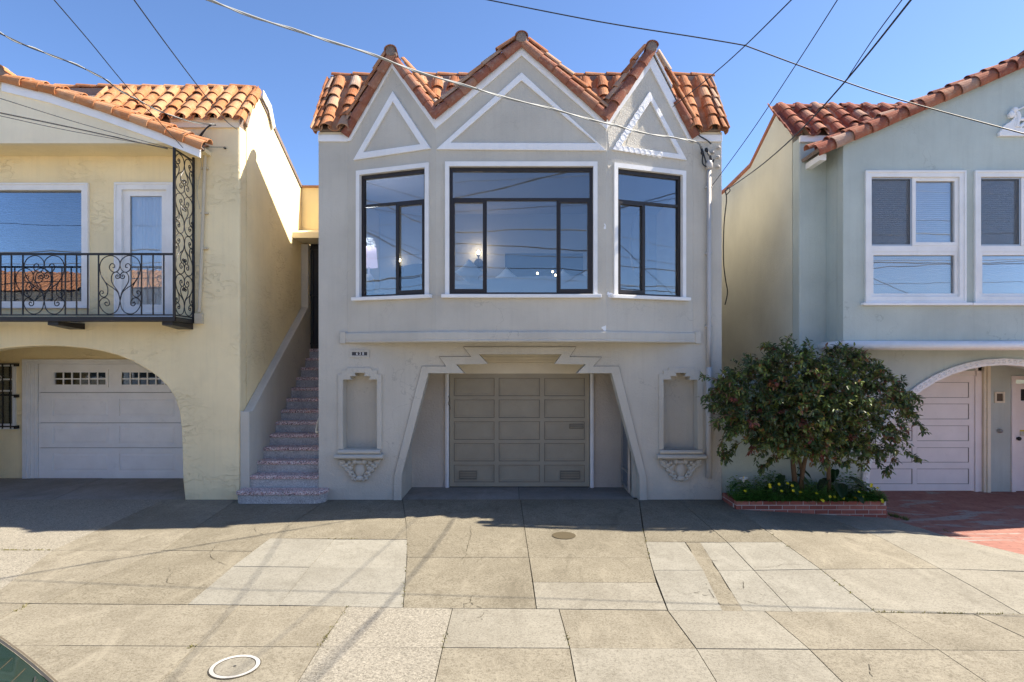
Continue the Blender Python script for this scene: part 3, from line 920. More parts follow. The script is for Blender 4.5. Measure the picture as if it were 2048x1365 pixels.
# sectional door, three by five recessed panels
def sectional_door(house, Y, x0, x1, z0, z1, cols, rows, mat, grv, deep=0.018, bead=0.008):
    pl = Pl(0, Y)
    holes = [[(a, c), (b, c), (b, d), (a, d)] for a, b in cols for c, d in rows]
    mb = MB(); mb.plate(pl, [(x0, z0), (x1, z0), (x1, z1), (x0, z1)], holes, 0, -0.04)
    d = mb.build('garage_door', M[mat], house, bevel=0.003)
    pan = MB(); gr = MB()
    for a, b in cols:
        for c, e in rows:
            q = MB(); q.pbox(pl, a, c, b, e, -deep, -deep - .02)
            q.frame(pl, a + .03, c + .03, b - .03, e - .03, .012, -deep + bead, -deep) if bead else None
            q.build('panel', M[mat], d)
            gr.frame(pl, a, c, b, e, .007, -deep + .004, -deep)
    gr.build('panel_groove', M[grv], d)
    return d, pl
cols = [((a - CX) * YB / FPX, (b - CX) * YB / FPX) for a, b in ((908, 988.7), (997.7, 1079.7), (1088.7, 1169.5))]
rows_ = [(HC + (HOR - b) * YB / FPX, HC + (HOR - a) * YB / FPX) for a, b in ((756.6, 792.5), (800, 836), (843.6, 879.7), (887, 923), (930.5, 965))]
gd, gpl = sectional_door(grey, YB, (899 - CX) * YB / FPX, (1179 - CX) * YB / FPX, .012, dz1 + .02, cols, rows_, 'door_taupe', 'door_groove')
def gq(px, py): return ((px - CX) * YB / FPX, HC + (HOR - py) * YB / FPX)
for x0, x1 in ((918, 954), (1120, 1160)):
    a = gq(x0, 959.5); b = gq(x1, 942)
    mb = MB(); mb.frame(gpl, a[0], a[1], b[0], b[1], .012, .004, -.019)
    for k in range(5):
        z = a[1] + .02 + (b[1] - a[1] - .04) * k / 4
        mb.pbox(gpl, a[0] + .012, z - .006, b[0] - .012, z + .006, -.004, -.016)
    mb.build('vent', M['vent_paint'], gd)
a = gq(1139, 858); b = gq(1167, 848)
mb = MB(); mb.frame(gpl, a[0], a[1], b[0], b[1], .012, .008, -.019); mb.pbox(gpl, a[0] + .012, a[1] + .03, b[0] - .012, b[1] - .012, .004, -.012)
mb.build('mail_slot', M['vent_paint'], gd, bevel=.003)
mb = MB()                                             # looped pull cord on the left jamb
mb.tube(smooth_curve([Vector((gx0 + .06, YB - .075, 1.6)), Vector((gx0 + .075, YB - .085, 1.52)), Vector((gx0 + .06, YB - .08, 1.46)), Vector((gx0 + .085, YB - .08, 1.42)), Vector((gx0 + .09, YB - .08, 1.36))], 4), .005, 5)
mb.build('pull_cord', M['black'], grey)

# side gate of barred steel on the right wall of the recess
sg_ = MB(); gxw = 1.945
sg_.box((gxw - .012, 10.24, .12), (gxw, 10.86, 1.98)); side_gate = sg_.build('side_gate', M['gate'], grey)
mb = MB()
for y in (10.24, 10.84): mb.box((gxw - .05, y - .02, .05), (gxw - .013, y + .02, 2.0))
mb.build('gate_post', M['chrome'], side_gate)
for k in range(5):
    mb = MB(); y = 10.33 + k * .105; mb.tube([(gxw - .03, y, .1), (gxw - .03, y, 1.95)], .009, 6); mb.build('bar', M['gate'], side_gate)
for z in (.1, .36, 1.32, 1.95):
    mb = MB(); mb.box((gxw - .045, 10.26, z - .012), (gxw - .014, 10.82, z + .012)); mb.build('rail', M['chrome'], side_gate)
mb = MB(); mb.blob((gxw - .07, 10.78, 1.33), .025, .03, .02); mb.build('latch', M['chrome'], side_gate, smooth=True)

# ---- bay
def panel(pl, outline, hole, name='bay_wall'):
    mb = MB(); mb.plate(pl, outline, [hole] if hole else [], 0, -0.18)
    return mb.build(name, M['grey'], grey)
LL, LC, LR = PL_.len, PC_.len, PR_.len
def clampP(pl, pts): return [(min(pl.len, max(0, u)), v) for u, v in [pl.px(*q) for q in pts]]
gL = clampP(PL_, [(695, 268), (698, 266), (784, 114), (873, 231)]); gL[0] = (0, gL[0][1]); gL[3] = (LL, gL[3][1])
gC = clampP(PC_, [(872, 231), (1043, 87), (1213, 235)]); gC[0] = (0, gL[3][1]); gC[2] = (LC, gC[2][1])
gR = clampP(PR_, [(1213, 235), (1301, 105), (1384, 270), (1388, 272)]); gR[0] = (0, gC[2][1]); gR[3] = (LR, gR[3][1])
WT, WB = 5.165, 3.20
def wrect(pl, x0, x1):
    return (pl.px(x0, 400)[0], pl.px(x1, 400)[0])
uL = wrect(PL_, 715, 857); uC = wrect(PC_, 892, 1193); uR = wrect(PR_, 1228.5, 1369)
def rect(u, a, b): return [(u[0], a), (u[1], a), (u[1], b), (u[0], b)]
panel(PL_, [(0, 2.52), (LL, 2.52)] + gL[::-1], rect(uL, WB, WT))
panel(PC_, [(0, 2.52), (LC, 2.52)] + gC[::-1], rect(uC, WB, WT))
panel(PR_, [(0, 2.52), (LR, 2.52)] + gR[::-1], rect(uR, WB, WT))
mb = MB()                                            # soffit under the bay
mb.extr([[(A_[0], F, 2.50), (B_[0], B_[1], 2.50), (C_[0], C_[1], 2.50), (D_[0], F, 2.50)]], (0, 0, .03))
mb.build('bay_soffit', M['grey'], grey)
# belt moulding along the foot of the bay
prof = [(0, 2.478), (.03, 2.485), (.042, 2.50), (.042, 2.515), (.034, 2.525), (.038, 2.54), (.036, 2.625), (.028, 2.64), (0.012, 2.65), (0, 2.655)]
mb = MB(); mb.sweep(prof, [(-2.70, F), (A_[0], F), B_, C_, D_, (2.965, F)])
mb.build('belt_moulding', M['grey'], grey)
for x in (-2.72, 2.90):
    mb = MB(); mb.box((x, F - .05, 2.475), (x + .085, F, 2.66)); mb.build('moulding_block', M['grey'], grey, bevel=.008)

# white raking trim
def band(pl, outer_, inner_, n0=.03, name='gable_trim', mat='trimgrey'):
    ex = lambda P: [(u - .005 if u == 0 else u + .005 if u == pl.len else u, v) for u, v in P]
    outer_ = ex(outer_); inner_ = ex(inner_)
    mb = MB(); mb.plate(pl, outer_ + inner_[::-1], (), n0, 0); return mb.build(name, M[mat], grey, bevel=.004)
tL_o = clampP(PL_, [(696, 267), (699, 265), (784, 117), (872, 234)]); tL_i = clampP(PL_, [(696, 284), (702, 283), (785, 137), (870, 260)])
tL_o[0] = (0, tL_o[0][1]); tL_i[0] = (0, tL_i[0][1]); tL_o[3] = (LL, tL_o[3][1]); tL_i[3] = (LL, tL_i[3][1])
tC_o = clampP(PC_, [(872, 234), (1043, 90), (1213, 238)]); tC_i = clampP(PC_, [(872, 260), (1043, 112.5), (1213, 260)])
for P in (tC_o, tC_i): P[0] = (0, P[0][1]); P[2] = (LC, P[2][1])
tC_o[0] = (0, tL_o[3][1]); tC_i[0] = (0, tL_i[3][1])
tR_o = clampP(PR_, [(1213, 238), (1301, 108), (1384, 271), (1389, 272)]); tR_i = clampP(PR_, [(1213, 260), (1299, 137), (1377, 285), (1387, 286)])
tR_o[0] = (0, tC_o[2][1]); tR_i[0] = (0, tC_i[2][1]); tR_o[3] = (LR, tR_o[3][1]); tR_i[3] = (LR, tR_i[3][1])
band(PL_, tL_o, tL_i); band(PC_, tC_o, tC_i); band(PR_, tR_o, tR_i)
for u0, u1 in ((XL, A_[0]), (D_[0], XR)):
    mb = MB(); mb.pbox(PF, u0, fz(284.5), u1, fz(271), .03, 0); mb.build('eave_trim', M['trimgrey'], grey, bevel=.004)
    mb = MB(); mb.pbox(PF, u0 + .002, fz(271) + .002, u1 - .002, TOPZ - .002, .012, 0); mb.build('eave_board', M['cream'], grey)
# raised triangles
TRI = [(PL_, [(708, 322), (787, 184), (863, 299)], [(728, 306), (787, 205), (842, 290)]),
       (PC_, [(872.5, 300.5), (1043, 147), (1212.5, 303)], [(901, 287), (1043, 163), (1192, 288)]),
       (PR_, [(1223, 301), (1297, 184), (1372, 322)], [(1240, 294), (1299.5, 204), (1355, 309.5)])]
for i, (pl, o_, h_) in enumerate(TRI):
    mb = MB(); mb.plate(pl, [pl.px(*q) for q in o_], [[pl.px(*q) for q in h_]], .035, 0)
    mb.build('triangle_moulding', M['white_rough'], grey, bevel=.008)
# bare plaster repairs and the ring pattern they leave on the right triangle
def patchy(pl, pts, n_=.004, mat='patch'):
    P = [pl.px(*q) for q in pts]
    prg = random.Random(len(pts) * 7)
    Q = []
    for i, p in enumerate(P):
        q = P[(i + 1) % len(P)]
        for k in range(4):
            t = k / 4
            Q.append((p[0] + (q[0] - p[0]) * t + prg.uniform(-.012, .012), p[1] + (q[1] - p[1]) * t + prg.uniform(-.012, .012)))
    Q = [(min(pl.len - .002, max(.002, u)), v) for u, v in Q]
    mb = MB(); mb.plate(pl, Q, (), n_, 0); return mb.build('plaster_patch', M[mat], grey)
patchy(PR_, [(1217, 300), (1217, 262), (1232, 240), (1245, 212), (1257, 214), (1262, 232), (1250, 262), (1236, 286), (1222, 300)])
patchy(PR_, [(1253, 288), (1262, 262), (1273, 242), (1277, 262), (1276, 296), (1262, 294)])
patchy(PR_, [(1215, 322), (1230, 318), (1268, 324), (1300, 335), (1316, 341), (1296, 339.5), (1255, 332), (1228, 330), (1216, 337)])
patchy(PR_, [(1213.5, 588), (1216, 585), (1226, 587), (1224, 596), (1215, 593)], mat='white_rough')
patchy(PC_, [(1203, 655), (1225, 650), (1235, 652), (1228, 660), (1206, 662)][:3] + [(1228, 660), (1205, 661)], mat='white_rough')
patchy(PC_, [(1209, 446), (1215, 452), (1213, 460), (1208, 458)], mat='white_rough')
mb = MB()
for k in range(6):
    x, y = 1236 + k * 9.0, 291 - k * 14.2
    u, v = PR_.px(x, y); mb.tube([PR_.p(u + math.cos(a) * .05, v + math.sin(a) * .05, .033) for a in [i * .6 for i in range(12)]], .005, 5)
for k in range(8):
    x, y = 1240 + k * 11, 298 + k * 2.0
    u, v = PR_.px(x, y); mb.tube([PR_.p(u + math.cos(a) * .045, v + math.sin(a) * .045, .033) for a in [i * .6 for i in range(12)]], .005, 5)
mb.build('ring_ornament', M['white_rough'], grey)

# windows
def bay_window(pl, u, sliders, mull, ufr=.045):
    u0, u1 = u
    mb = MB(); mb.frame(pl, u0 - .012, WB - .0, u1 + .012, WT + .03, .062, .03, -.10, wb=.0001, wt=.07)
    w = mb.build('window', M['white'], grey, bevel=.004)
    a0, a1, z0, z1 = u0 + .05, u1 - .05, WB + .002, WT - .04
    mb = MB(); mb.pbox(pl, u0 - .065, WB - .055, u1 + .065, WB - .001, .085, 0); mb.build('sill', M['white'], w, bevel=.006)
    mb = MB(); mb.frame(pl, a0, z0, a1, z1, ufr, -.035, -.10, wb=.035, wt=.06)
    zt = 4.645
    mb.pbox(pl, a0 + ufr, zt - .02, a1 - ufr, zt + .02, -.04, -.095)
    for m_ in mull: mb.pbox(pl, m_ - .014, z0 + .035, m_ + .014, zt - .02, -.045, -.09)
    mb.build('frame', M['bronze'], w, bevel=.003)
    cells = [a0 + ufr] + mull + [a1 - ufr]
    mb = MB(); mb.pbox(pl, a0 + ufr, zt + .02, a1 - ufr, z1 - .06, -.072, -.076); mb.build('pane', M['glass'], w)
    for i in range(len(cells) - 1):
        c0, c1 = cells[i] + (.014 if i else 0), cells[i + 1] - (.014 if i < len(cells) - 2 else 0)
        if i in sliders:
            mb = MB(); mb.frame(pl, c0, z0 + .035, c1, zt - .02, .032, -.03, -.06, wb=.05); mb.build('sash', M['bronze'], w, bevel=.002)
        mb = MB(); mb.pbox(pl, c0, z0 + .035, c1, zt - .02, -.072, -.076); mb.build('pane', M['glass'], w)
    return w
bay_window(PL_, uL, {1}, [PL_.px(790, 500)[0]])
bay_window(PC_, uC, {0, 2}, [PC_.px(971.5, 500)[0], PC_.px(1115.5, 500)[0]])
bay_window(PR_, uR, {0}, [PR_.px(1292, 500)[0]])

# side and back walls, room floor and ceiling
RID_Y, RID_Z = F + 0.78, 7.06
def side_wall(house, x, t, prof, mat, name='side_wall'):
    mb = MB(); mb.extr([[(x, y, z) for y, z in prof]], (t, 0, 0)); return mb.build(name, M[mat], house)
sp = [(F + .225, -.3), (20.0, -.3), (20.0, 5.9), (12.4, 5.9), (RID_Y + .05, RID_Z - .06), (RID_Y - .05, RID_Z - .06), (F + .225, 6.03)]
side_wall(grey, XL, .18, sp, 'grey'); side_wall(grey, XR - .18, .18, sp, 'grey')
mb = MB(); mb.box((XL + .18, 15.0, -.3), (XR - .18, 15.15, 5.85)); mb.build('room_back_wall', M['room'], grey)
mb = MB(); mb.extr([[(XL + .19, F + .23, 2.64), (A_[0] + .05, F + .23, 2.64), (B_[0] + .05, B_[1] + .2, 2.64), (C_[0] - .05, C_[1] + .2, 2.64), (D_[0] - .05, F + .23, 2.64), (XR - .19, F + .23, 2.64), (XR - .19, 14.99, 2.64), (XL + .19, 14.99, 2.64)]], (0, 0, .05)); mb.build('room_floor', M['wood'], grey)
mb = MB(); mb.extr([[(XL + .19, F + .23, 5.40), (A_[0] + .05, F + .23, 5.40), (B_[0] + .05, B_[1] + .2, 5.40), (C_[0] - .05, C_[1] + .2, 5.40), (D_[0] - .05, F + .23, 5.40), (XR - .19, F + .23, 5.40), (XR - .19, 14.99, 5.40), (XL + .19, 14.99, 5.40)]], (0, 0, .06)); mb.build('room_ceiling', M['room'], grey)
mb = MB(); mb.box((XL + .19, 13.6, 2.69), (-.15, 13.75, 5.40)); mb.box((1.55, 13.6, 2.69), (XR - .19, 13.75, 5.40)); mb.box((-.15, 13.6, 4.55), (1.55, 13.75, 5.40)); mb.build('room_wall', M['room'], grey)
mb = MB(); mb.box((-.15, 13.62, 2.69), (1.55, 13.72, 4.55)); mb.build('closet_door', M['blue'], grey)
mb = MB(); mb.box((XL + .2, F + 3.0, 5.83), (XR - .2, 20.0, 5.9)); mb.box((XL, F + .01, 5.70), (XR, F + .2, 5.80)); mb.build('flat_roof', M['mortar'], grey)

# roof: pitched strip along the front plus three small gable roofs
EZ = 5.87
up_ = Vector((0, RID_Y - (F - .06), RID_Z - EZ)).normalized()
mb = MB(); mb.extr([[(XL + .02, F - .06, EZ - .02), (XL + .02, RID_Y, RID_Z - .02), (XL + .02, RID_Y + 1.6, 5.9), (XL + .02, F + .2, 5.78)]], (XR - XL - .04, 0, 0))
roof = mb.build('roof', M['mortar'], grey)
APX = {}
apL = PL_.p(*gL[2]); apC = PC_.p(*gC[1]); apR = PR_.p(*gR[1])
vAL = PL_.p(0, gL[1][1]); vLC = PC_.p(*gC[0]); vCR = PC_.p(*gC[2]); vRD = PR_.p(LR, gR[2][1])
GAB = [(apL, vAL, vLC), (apC, vLC, vCR), (apR, vCR, vRD)]
def gable_z(X):
    z = -9
    for ap, l, r in GAB:
        if l.x <= X <= ap.x: z = max(z, l.z + (ap.z - l.z) * (X - l.x) / (ap.x - l.x))
        elif ap.x <= X <= r.x: z = max(z, r.z + (ap.z - r.z) * (r.x - X) / (r.x - ap.x))
    return z
def deck_z(Y): return EZ + (RID_Z - EZ) * (Y - (F - .06)) / (RID_Y - (F - .06))
tile_field(roof, Vector((XL + .15, F - .06, EZ)), Vector((1, 0, 0)), up_, 23, .277, 5, .27, 'tile_grey', skip=lambda p: p.z < gable_z(p.x) + .03)
for ap, l, r in GAB:                                  # decks of the gables, run back to the pitched strip
    for e in (l, r):
        bl = max(.05, (e.z - EZ) / (RID_Z - EZ) * (RID_Y - F + .06) + F - .06 - e.y)
        ba = RID_Y - ap.y
        P = [ap + Vector((0, -.02, .02)), e + Vector((0, -.02, .02)), e + Vector((0, bl, .02)), ap + Vector((0, ba, .02))]
        mb = MB(); mb.extr([P], (0, 0, .03)); mb.build('gable_deck', M['mortar'], roof)
for gi, (ap, l, r) in enumerate(GAB):
    for e, sgn in ((l, -1), (r, 1)):
        dn = (e - ap); Lr = dn.length; dn.normalize()
        yax = Vector((0, 1, 0))
        nrm = dn.cross(yax).normalized()
        if nrm.z < 0: nrm = -nrm
        for ci, (off, lift_, tilt) in enumerate(((-.05, -.005, .85), (.03, .10, .12), (.28, .06, 0), (.53, .06, 0))):
            expo = .275; L = expo + .075
            nn = (nrm * (1 - tilt) + Vector((0, -1, 0)) * tilt); nn = (nn - dn * nn.dot(dn)).normalized()
            n_t = int(Lr / expo + .35)
            for k in range(n_t):
                s0 = Lr - (k + 1) * expo - .03 * 0 + .0
                p = ap + dn * (s0 - .02) + yax * off + nrm * lift_
                mid_ = p + dn * (L * .5)
                if ci > 1 and deck_z(mid_.y) > mid_.z + .02: continue
                if s0 < -.16: continue
                if gi == 2 and sgn > 0 and ci == 0 and k >= 2: continue
                me = tmesh('tile_red' if ci == 0 else 'tile_grey', L, .088 if ci else .08)
                put_tile(roof, p, dn, yax, nn, me, L, lift=.018)
    # ridge tile with a mortar plug
    p = ap + Vector((0, -.10, .035)); me = tmesh('tile_red', .42, .10)
    for k in range(3):
        inst('ridge_tile', me, basis(p + Vector((0, .38 * (k + 1), .0)), Vector((0, -1, .02)).normalized(), Vector((1, 0, 0)), Vector((0, .02, 1)).normalized()), roof)
    mb = MB(); mb.lathe(p + Vector((0, .0, .005)), [(.03, .02), (.075, .015), (.086, -.02), (.086, -.1)], 12, 'Y'); mb.build('ridge_plug', M['mortar'], roof)
# white board on the right slope of the right gable
ap, l, r = GAB[2]
dn = (r - ap).normalized(); 
mb = MB()
for (s0, s1, h) in ((.02, .62, .045),):
    a = ap + dn * s0; b = ap + dn * s1; u_ = Vector((0, 0, 1)); k = Vector((.03, -.05, 0))
    mb.hexa([a + k, b + k, b + k + Vector((0, .5, 0)), a + k + Vector((0, .5, 0)), a + k + u_ * h, b + k + u_ * h, b + k + Vector((0, .5, 0)) + u_ * h, a + k + Vector((0, .5, 0)) + u_ * h])
mb.build('flashing_board', M['trimgrey'], roof)
me = tmesh('tile_grey', .40, .10)
for k in range(18):
    x = XL + .0 + k * .36
    inst('ridge_tile', me, basis(Vector((x + .4, RID_Y + .0, RID_Z - .01 + trng.uniform(-.008, .008))), Vector((-1, 0, .03)).normalized(), Vector((0, -1, 0)), Vector((.03, 0, 1)).normalized()), roof)
mb = MB(); mb.box((XL - .01, RID_Y - .095, RID_Z - .17), (XR + .01, RID_Y + .02, RID_Z - .02)); mb.build('ridge_mortar', M['mortar'], roof)
for x, sg in ((XL + .025, 1), (XR - .02, -1)):        # tiles turned down over the verge
    me = tmesh('tile_grey', .345, .085)
    for k in range(5):
        top = Vector((x, F - .06, EZ)) + up_ * (.27 * (k + 1) - .07 + .075)
        nn = Vector((-.8 * sg, 0, .6)); nn = (nn - up_ * nn.dot(up_)).normalized()
        put_tile(roof, top, -up_, Vector((1, 0, 0)), nn, me, .345)

# service mast, conduit, insulators
PW = Pl(0, F)
mb = MB(); cxp = fx(1416)
mb.tube([PF.p(cxp, fz(338), .05), PF.p(cxp, 2.6, .05), PF.p(cxp - .005, fz(735), .05)], .034, 10)
mb.tube([PF.p(cxp, fz(735), .05), PF.p(cxp, .35, .05)], .045, 10)
for z in (4.95, 3.9, 2.75, 1.4): mb.pbox(PF, cxp - .05, z - .015, cxp + .05, z + .015, .055, 0)
conduit = mb.build('conduit', M['pipe'], grey, smooth=True)
mb = MB(); mb.lathe(PF.p(cxp, fz(335), .06), [(.04, -.05), (.055, -.02), (.055, .04), (.04, .08), (.015, .10)], 12); mb.build('weatherhead', M['pipe'], conduit, smooth=True)
mb = MB()
for pts in ([(1397, 292), (1402, 312), (1403, 330), (1412, 337), (1420, 328), (1416, 318)], [(1400, 296), (1406, 318), (1412, 332), (1420, 322), (1412, 304)], [(1409, 303), (1416, 316), (1422, 328), (1425, 322)], [(1386, 262), (1395, 275), (1412, 284), (1419, 292)]):
    mb.tube(smooth_curve([PF.p(fx(x), fz(y), .06 + .02 * (i % 2)) for i, (x, y) in enumerate(pts)], 4), .011, 6)
for x, y in ((1402, 309), (1410, 303)): mb.blob(PF.p(fx(x), fz(y), .07), .03, .03, .035, 8, 5)
mb.build('cable_tail', M['cable'], conduit, smooth=True)
for x, y in ((1436, 297), (1435, 316), (1435, 335), (1424, 307)):
    mb = MB(); c = PF.p(fx(x), fz(y), .0); mb.lathe(c, [(.012, 0), (.012, .02), (.024, .02), (.027, .04), (.014, .045), (.017, .06), (.008, .065)], 10, 'Y'); mb.build('insulator', M['pipe'], grey, smooth=True)

def number_plate(house, pl, u, v, w, h, txt, size):
    mb = MB(); mb.pbox(pl, u - w / 2, v - h / 2, u + w / 2, v + h / 2, .012, 0); pt = mb.build('house_number', simple('dark_number_plate', (0.03, 0.032, 0.04), .4), house)
    mb = MB(); mb.frame(pl, u - w / 2 - .035, v - h / 2 - .03, u + w / 2 + .035, v + h / 2 + .03, .034, .018, 0); mb.build('plate_frame', M['grey'] if house is grey else M['green'], pt, bevel=.004)
    me = text_mesh(txt, size, 'numerals'); me.materials.append(M['white'])
    inst('numerals', me, basis(pl.p(u, v, .016), pl.u, Vector((0, 0, 1)), pl.n), pt)
    return pt
number_plate(grey, PF, fx(719.5), fz(708), .24, .062, ' 6 3 8', .062)

# ================================================================== STAIRS BETWEEN THE HOUSES
XY = -4.32                                           # right wall of the yellow house
stairs = thing('entrance_stairs', (-3.65, F + 1.5, 0), 'pink speckled terrazzo stairs climbing the gap beside the grey house', 'stairs')
RISE, TREAD, X0S = .189, .265, -4.17
NS = 13
Y1 = F - .30
for i in range(1, NS + 1):
    yf = F + .02 + (i - 2) * TREAD if i > 1 else Y1
    x0, x1 = (X0S, XL - .003) if i > 1 else (-4.27, -2.90)
    zt = i * RISE
    yb = F + .02 + (i - 1) * TREAD + .12
    if i == NS: yb = 13.6
    mb = MB()
    if i == 1:
        # rounded foot of the stair
        pts = [(x0, F - .003), (x0, yf + .05), (x0 + .05, yf), (x1 - .14, yf), (x1 - .05, yf + .04), (x1, yf + .14), (x1, F - .003)]
        mb.extr([[(x + .02 * (1 if x < -3.6 else -1), y + (.02 if y < F - .01 else 0), -.06) for x, y in pts]], (0, 0, zt + .06 - .058))
        st = mb.build('step', M['riser'], stairs)
        mb = MB(); mb.extr([[(x, y, zt - .058) for x, y in pts]], (0, 0, .058)); mb.build('nosing', M['nosing'], st, bevel=.012)
        mb = MB(); mb.box((X0S, F, zt - .05), (XL - .004, F + .3, zt)); mb.build('tread', M['riser'], st)
    else:
        mb.box((x0, yf + .022, zt - RISE - .04), (x1, yb, zt - .058))
        st = mb.build('step', M['riser'], stairs)
        mb = MB(); mb.box((x0, yf, zt - .058), (x1, yb - .02, zt)); mb.build('nosing', M['nosing'], st, bevel=.012)
mb = MB()                                            # sloping side wall with its coping and end pillar
def sw(y): return 1.40 + (y - F) * (RISE / TREAD)
YP = 12.78
prof_ = [(F - .003, -.06), (13.6, -.06), (13.6, 4.60), (YP, 4.60), (YP, 3.30), (F + .12, 1.40), (F - .003, 1.40)]
mb.extr([[(XY + .004, y, z) for y, z in prof_]], (.146, 0, 0))
mb.build('side_wall', M['grey'], stairs, bevel=.012)
mb = MB(); pts = [(XL - .02, F + .02, 1.0), (XL - .05, F + .03, .98), (XL - .06, F + .10, 1.08), (XL - .06, F + .5, 1.42), (XL - .06, F + 3.0, 3.2)]
mb.tube(smooth_curve([Vector(p) + Vector((0, .02, .08)) for p in pts], 5), .017, 8); mb.build('handrail', M['pipe_y'], stairs, smooth=True)
mb = MB(); mb.box((X0S + .002, 12.93, 2.462), (-3.09, 13.0, 4.625)); dgate = mb.build('entrance_gate', M['black'], stairs)
for k in range(9):
    mb = MB(); mb.box((-4.12 + k * .12, 12.90, 2.48), (-4.10 + k * .12, 12.93, 4.6)); mb.build('bar', M['black'], dgate)
for z in (2.55, 3.55, 4.5):
    mb = MB(); mb.box((X0S + .004, 12.89, z), (-3.09, 12.93, z + .03)); mb.build('rail', M['black'], dgate)

# ================================================================== THE YELLOW HOUSE
yel = thing('yellow_house', (-8.1, F, 0), 'cream yellow stucco house with orange tiles, iron balcony and arched garage opening', 'house', 'attached row houses')
XYL = -11.9
XA = fx(90)
arch = [(90, 692), (130, 693.5), (170, 697), (205, 703), (235, 711), (265, 723), (292, 738), (315, 754), (335, 774), (350, 797), (359, 825), (363, 860), (365, 920), (366, 965), (371, 1012)]
AR = [(fx(x), fz(y)) for x, y in arch]
AL = [(2 * XA - u, v) for u, v in AR[1:]][::-1]
win = (fx(-40), fx(178), fz(615), fz(368)); dor = (fx(233), fx(347), fz(628), fz(368))
def r4(w): return [(w[0], w[2]), (w[1], w[2]), (w[1], w[3]), (w[0], w[3])]
YT = 5.93
mb = MB()
wl = (win[0] - .0, win[1], win[2], win[3])
mb.plate(PF, [(XYL, -.3), (AL[0][0], -.3)] + AL + AR + [(AR[-1][0], -.3), (XY, -.3), (XY, YT), (XYL, YT)], [r4((-8.9, win[1] - .03, win[2] + .03, win[3] - .03)), r4((dor[0] + .03, dor[1] - .03, dor[2] + .03, dor[3] - .03))], 0, -.25)
mb.build('front_wall', M['yellow'], yel, bevel=.025)
sp = [(F + .255, -.3), (20, -.3), (20, 5.72), (12.75, 5.74), (10.62, 6.74), (10.52, 6.74), (F + .255, 6.05)]
side_wall(yel, XY - .2, .2, sp, 'yellow'); side_wall(yel, XYL, .2, sp, 'yellow')
mb = MB(); mb.extr([[(XY - .03, y, z) for y, z in [(F + .25, 6.0), (10.55, 6.76), (12.75, 5.76), (20, 5.74), (20, 5.80), (12.78, 5.82), (10.57, 6.84), (F + .2, 6.06)]]], (.05, 0, 0)); mb.build('verge_coping', M['mortar'], yel)
# wall and canopy over the stair gate, between the houses
mb = MB(); mb.box((XY + .003, 12.83, 4.70), (XL - .003, 13.05, 5.76)); mb.build('link_wall', M['yellow'], yel)
mb = MB(); mb.box((XY + .003, 12.78, 5.762), (XL - .003, 13.08, 5.80)); mb.build('link_coping', M['tile_orange'], yel)
mb = MB(); mb.hexa([(XY + .003, 12.3, 4.63), (XL - .003, 12.3, 4.63), (XL - .003, 13.05, 4.63), (XY + .003, 13.05, 4.63), (XY + .003, 12.3, 4.74), (XL - .003, 12.3, 4.74), (XL - .003, 12.83, 4.90), (XY + .003, 12.83, 4.90)])
mb.build('gate_canopy', M['yellow_plain'], yel)
# white hook of flashing at the rear verge
mb = MB(); mb.extr([[(XY + .03, y, z) for y, z in [(10.72, 6.72), (11.0, 6.62), (11.2, 6.36), (11.28, 6.44), (11.1, 6.74), (10.74, 6.86)]]], (.02, 0, 0)); mb.build('flashing', M['white'], yel)

# projecting gable over the balcony
YG = 9.33; PG = Pl(0, YG)
def gx(px): return (px - CX) * YG / FPX
def gz(py): return HC + (HOR - py) * YG / FPX
XG = gx(6)
rk = [(gx(402), gz(296)), (gx(300), gz(255)), (gx(200), gz(219)), (gx(100), gz(186)), (XG, gz(163))]
rkl = [(2 * XG - u, v) for u, v in rk[:-1]][::-1]
zb = gz(287)
def rake(X):
    X = XG + abs(X - XG)
    P = rk[::-1]
    for (a, za), (b, zb_) in zip(P, P[1:]):
        if X <= b: return za + (zb_ - za) * (X - a) / (b - a)
    return P[-1][1]
xr_ = gx(385)
mb = MB(); mb.plate(PG, [(2 * XG - xr_, zb), (xr_, zb)] + [(xr_, rake(xr_) - .02)] + rk[1:] + rkl[:-1] + [(2 * XG - xr_, rake(xr_) - .02)], (), 0, -.1)
mb.build('gable_wall', M['yellow_plain'], yel)
mb = MB(); mb.box((2 * XG - xr_, YG + .1, zb), (xr_, F - .003, zb + .06)); mb.build('soffit', M['yellow'], yel)
for P in (rk, rkl):
    mb = MB(); mb.plate(PG, P + [(u, v - .155) for u, v in P[::-1]], (), .03, 0)
    mb.build('bargeboard', M['trimgrey'], yel, bevel=.004)
mb = MB(); mb.box((gx(300), F - .04, fz(257)), (XY - .0, F - .0, fz(238))); mb.box((gx(300), F - .055, fz(246)), (XY, F - .04, fz(238))); mb.build('eave_board', M['cream'], yel, bevel=.004)
# roof
YRZ, YRY = 6.80, 10.60
eave = Vector((XYL, F - .05, 6.02)); upy = Vector((0, YRY - eave.y, YRZ - 6.02)).normalized()
mb = MB(); mb.extr([[(XYL - .05, F - .05, 6.0), (XYL - .05, YRY, YRZ - .02), (XYL - .05, 12.7, 5.75), (XYL - .05, F + .2, 5.9)]], (XY - XYL + .02, 0, 0)); yroof = mb.build('roof', M['mortar'], yel)
def yskip(p):
    return p.x < gx(118) or rake(p.x) + .02 > p.z if p.x < gx(402) else False
tile_field(yroof, Vector((XY - .13 - .242 * 16, F - .06, 6.03)), Vector((1, 0, 0)), upy, 17, .242, 4, .255, 'tile_orange', skip=yskip, r=.088)
me = tmesh('tile_orange', .42, .095)
for k in range(13):
    inst('ridge_tile', me, basis(Vector((XY - .02 - k * .37, YRY, YRZ + .005 + trng.uniform(-.008, .008))), Vector((-1, 0, .03)).normalized(), Vector((0, -1, 0)), Vector((.03, 0, 1)).normalized()), yroof)
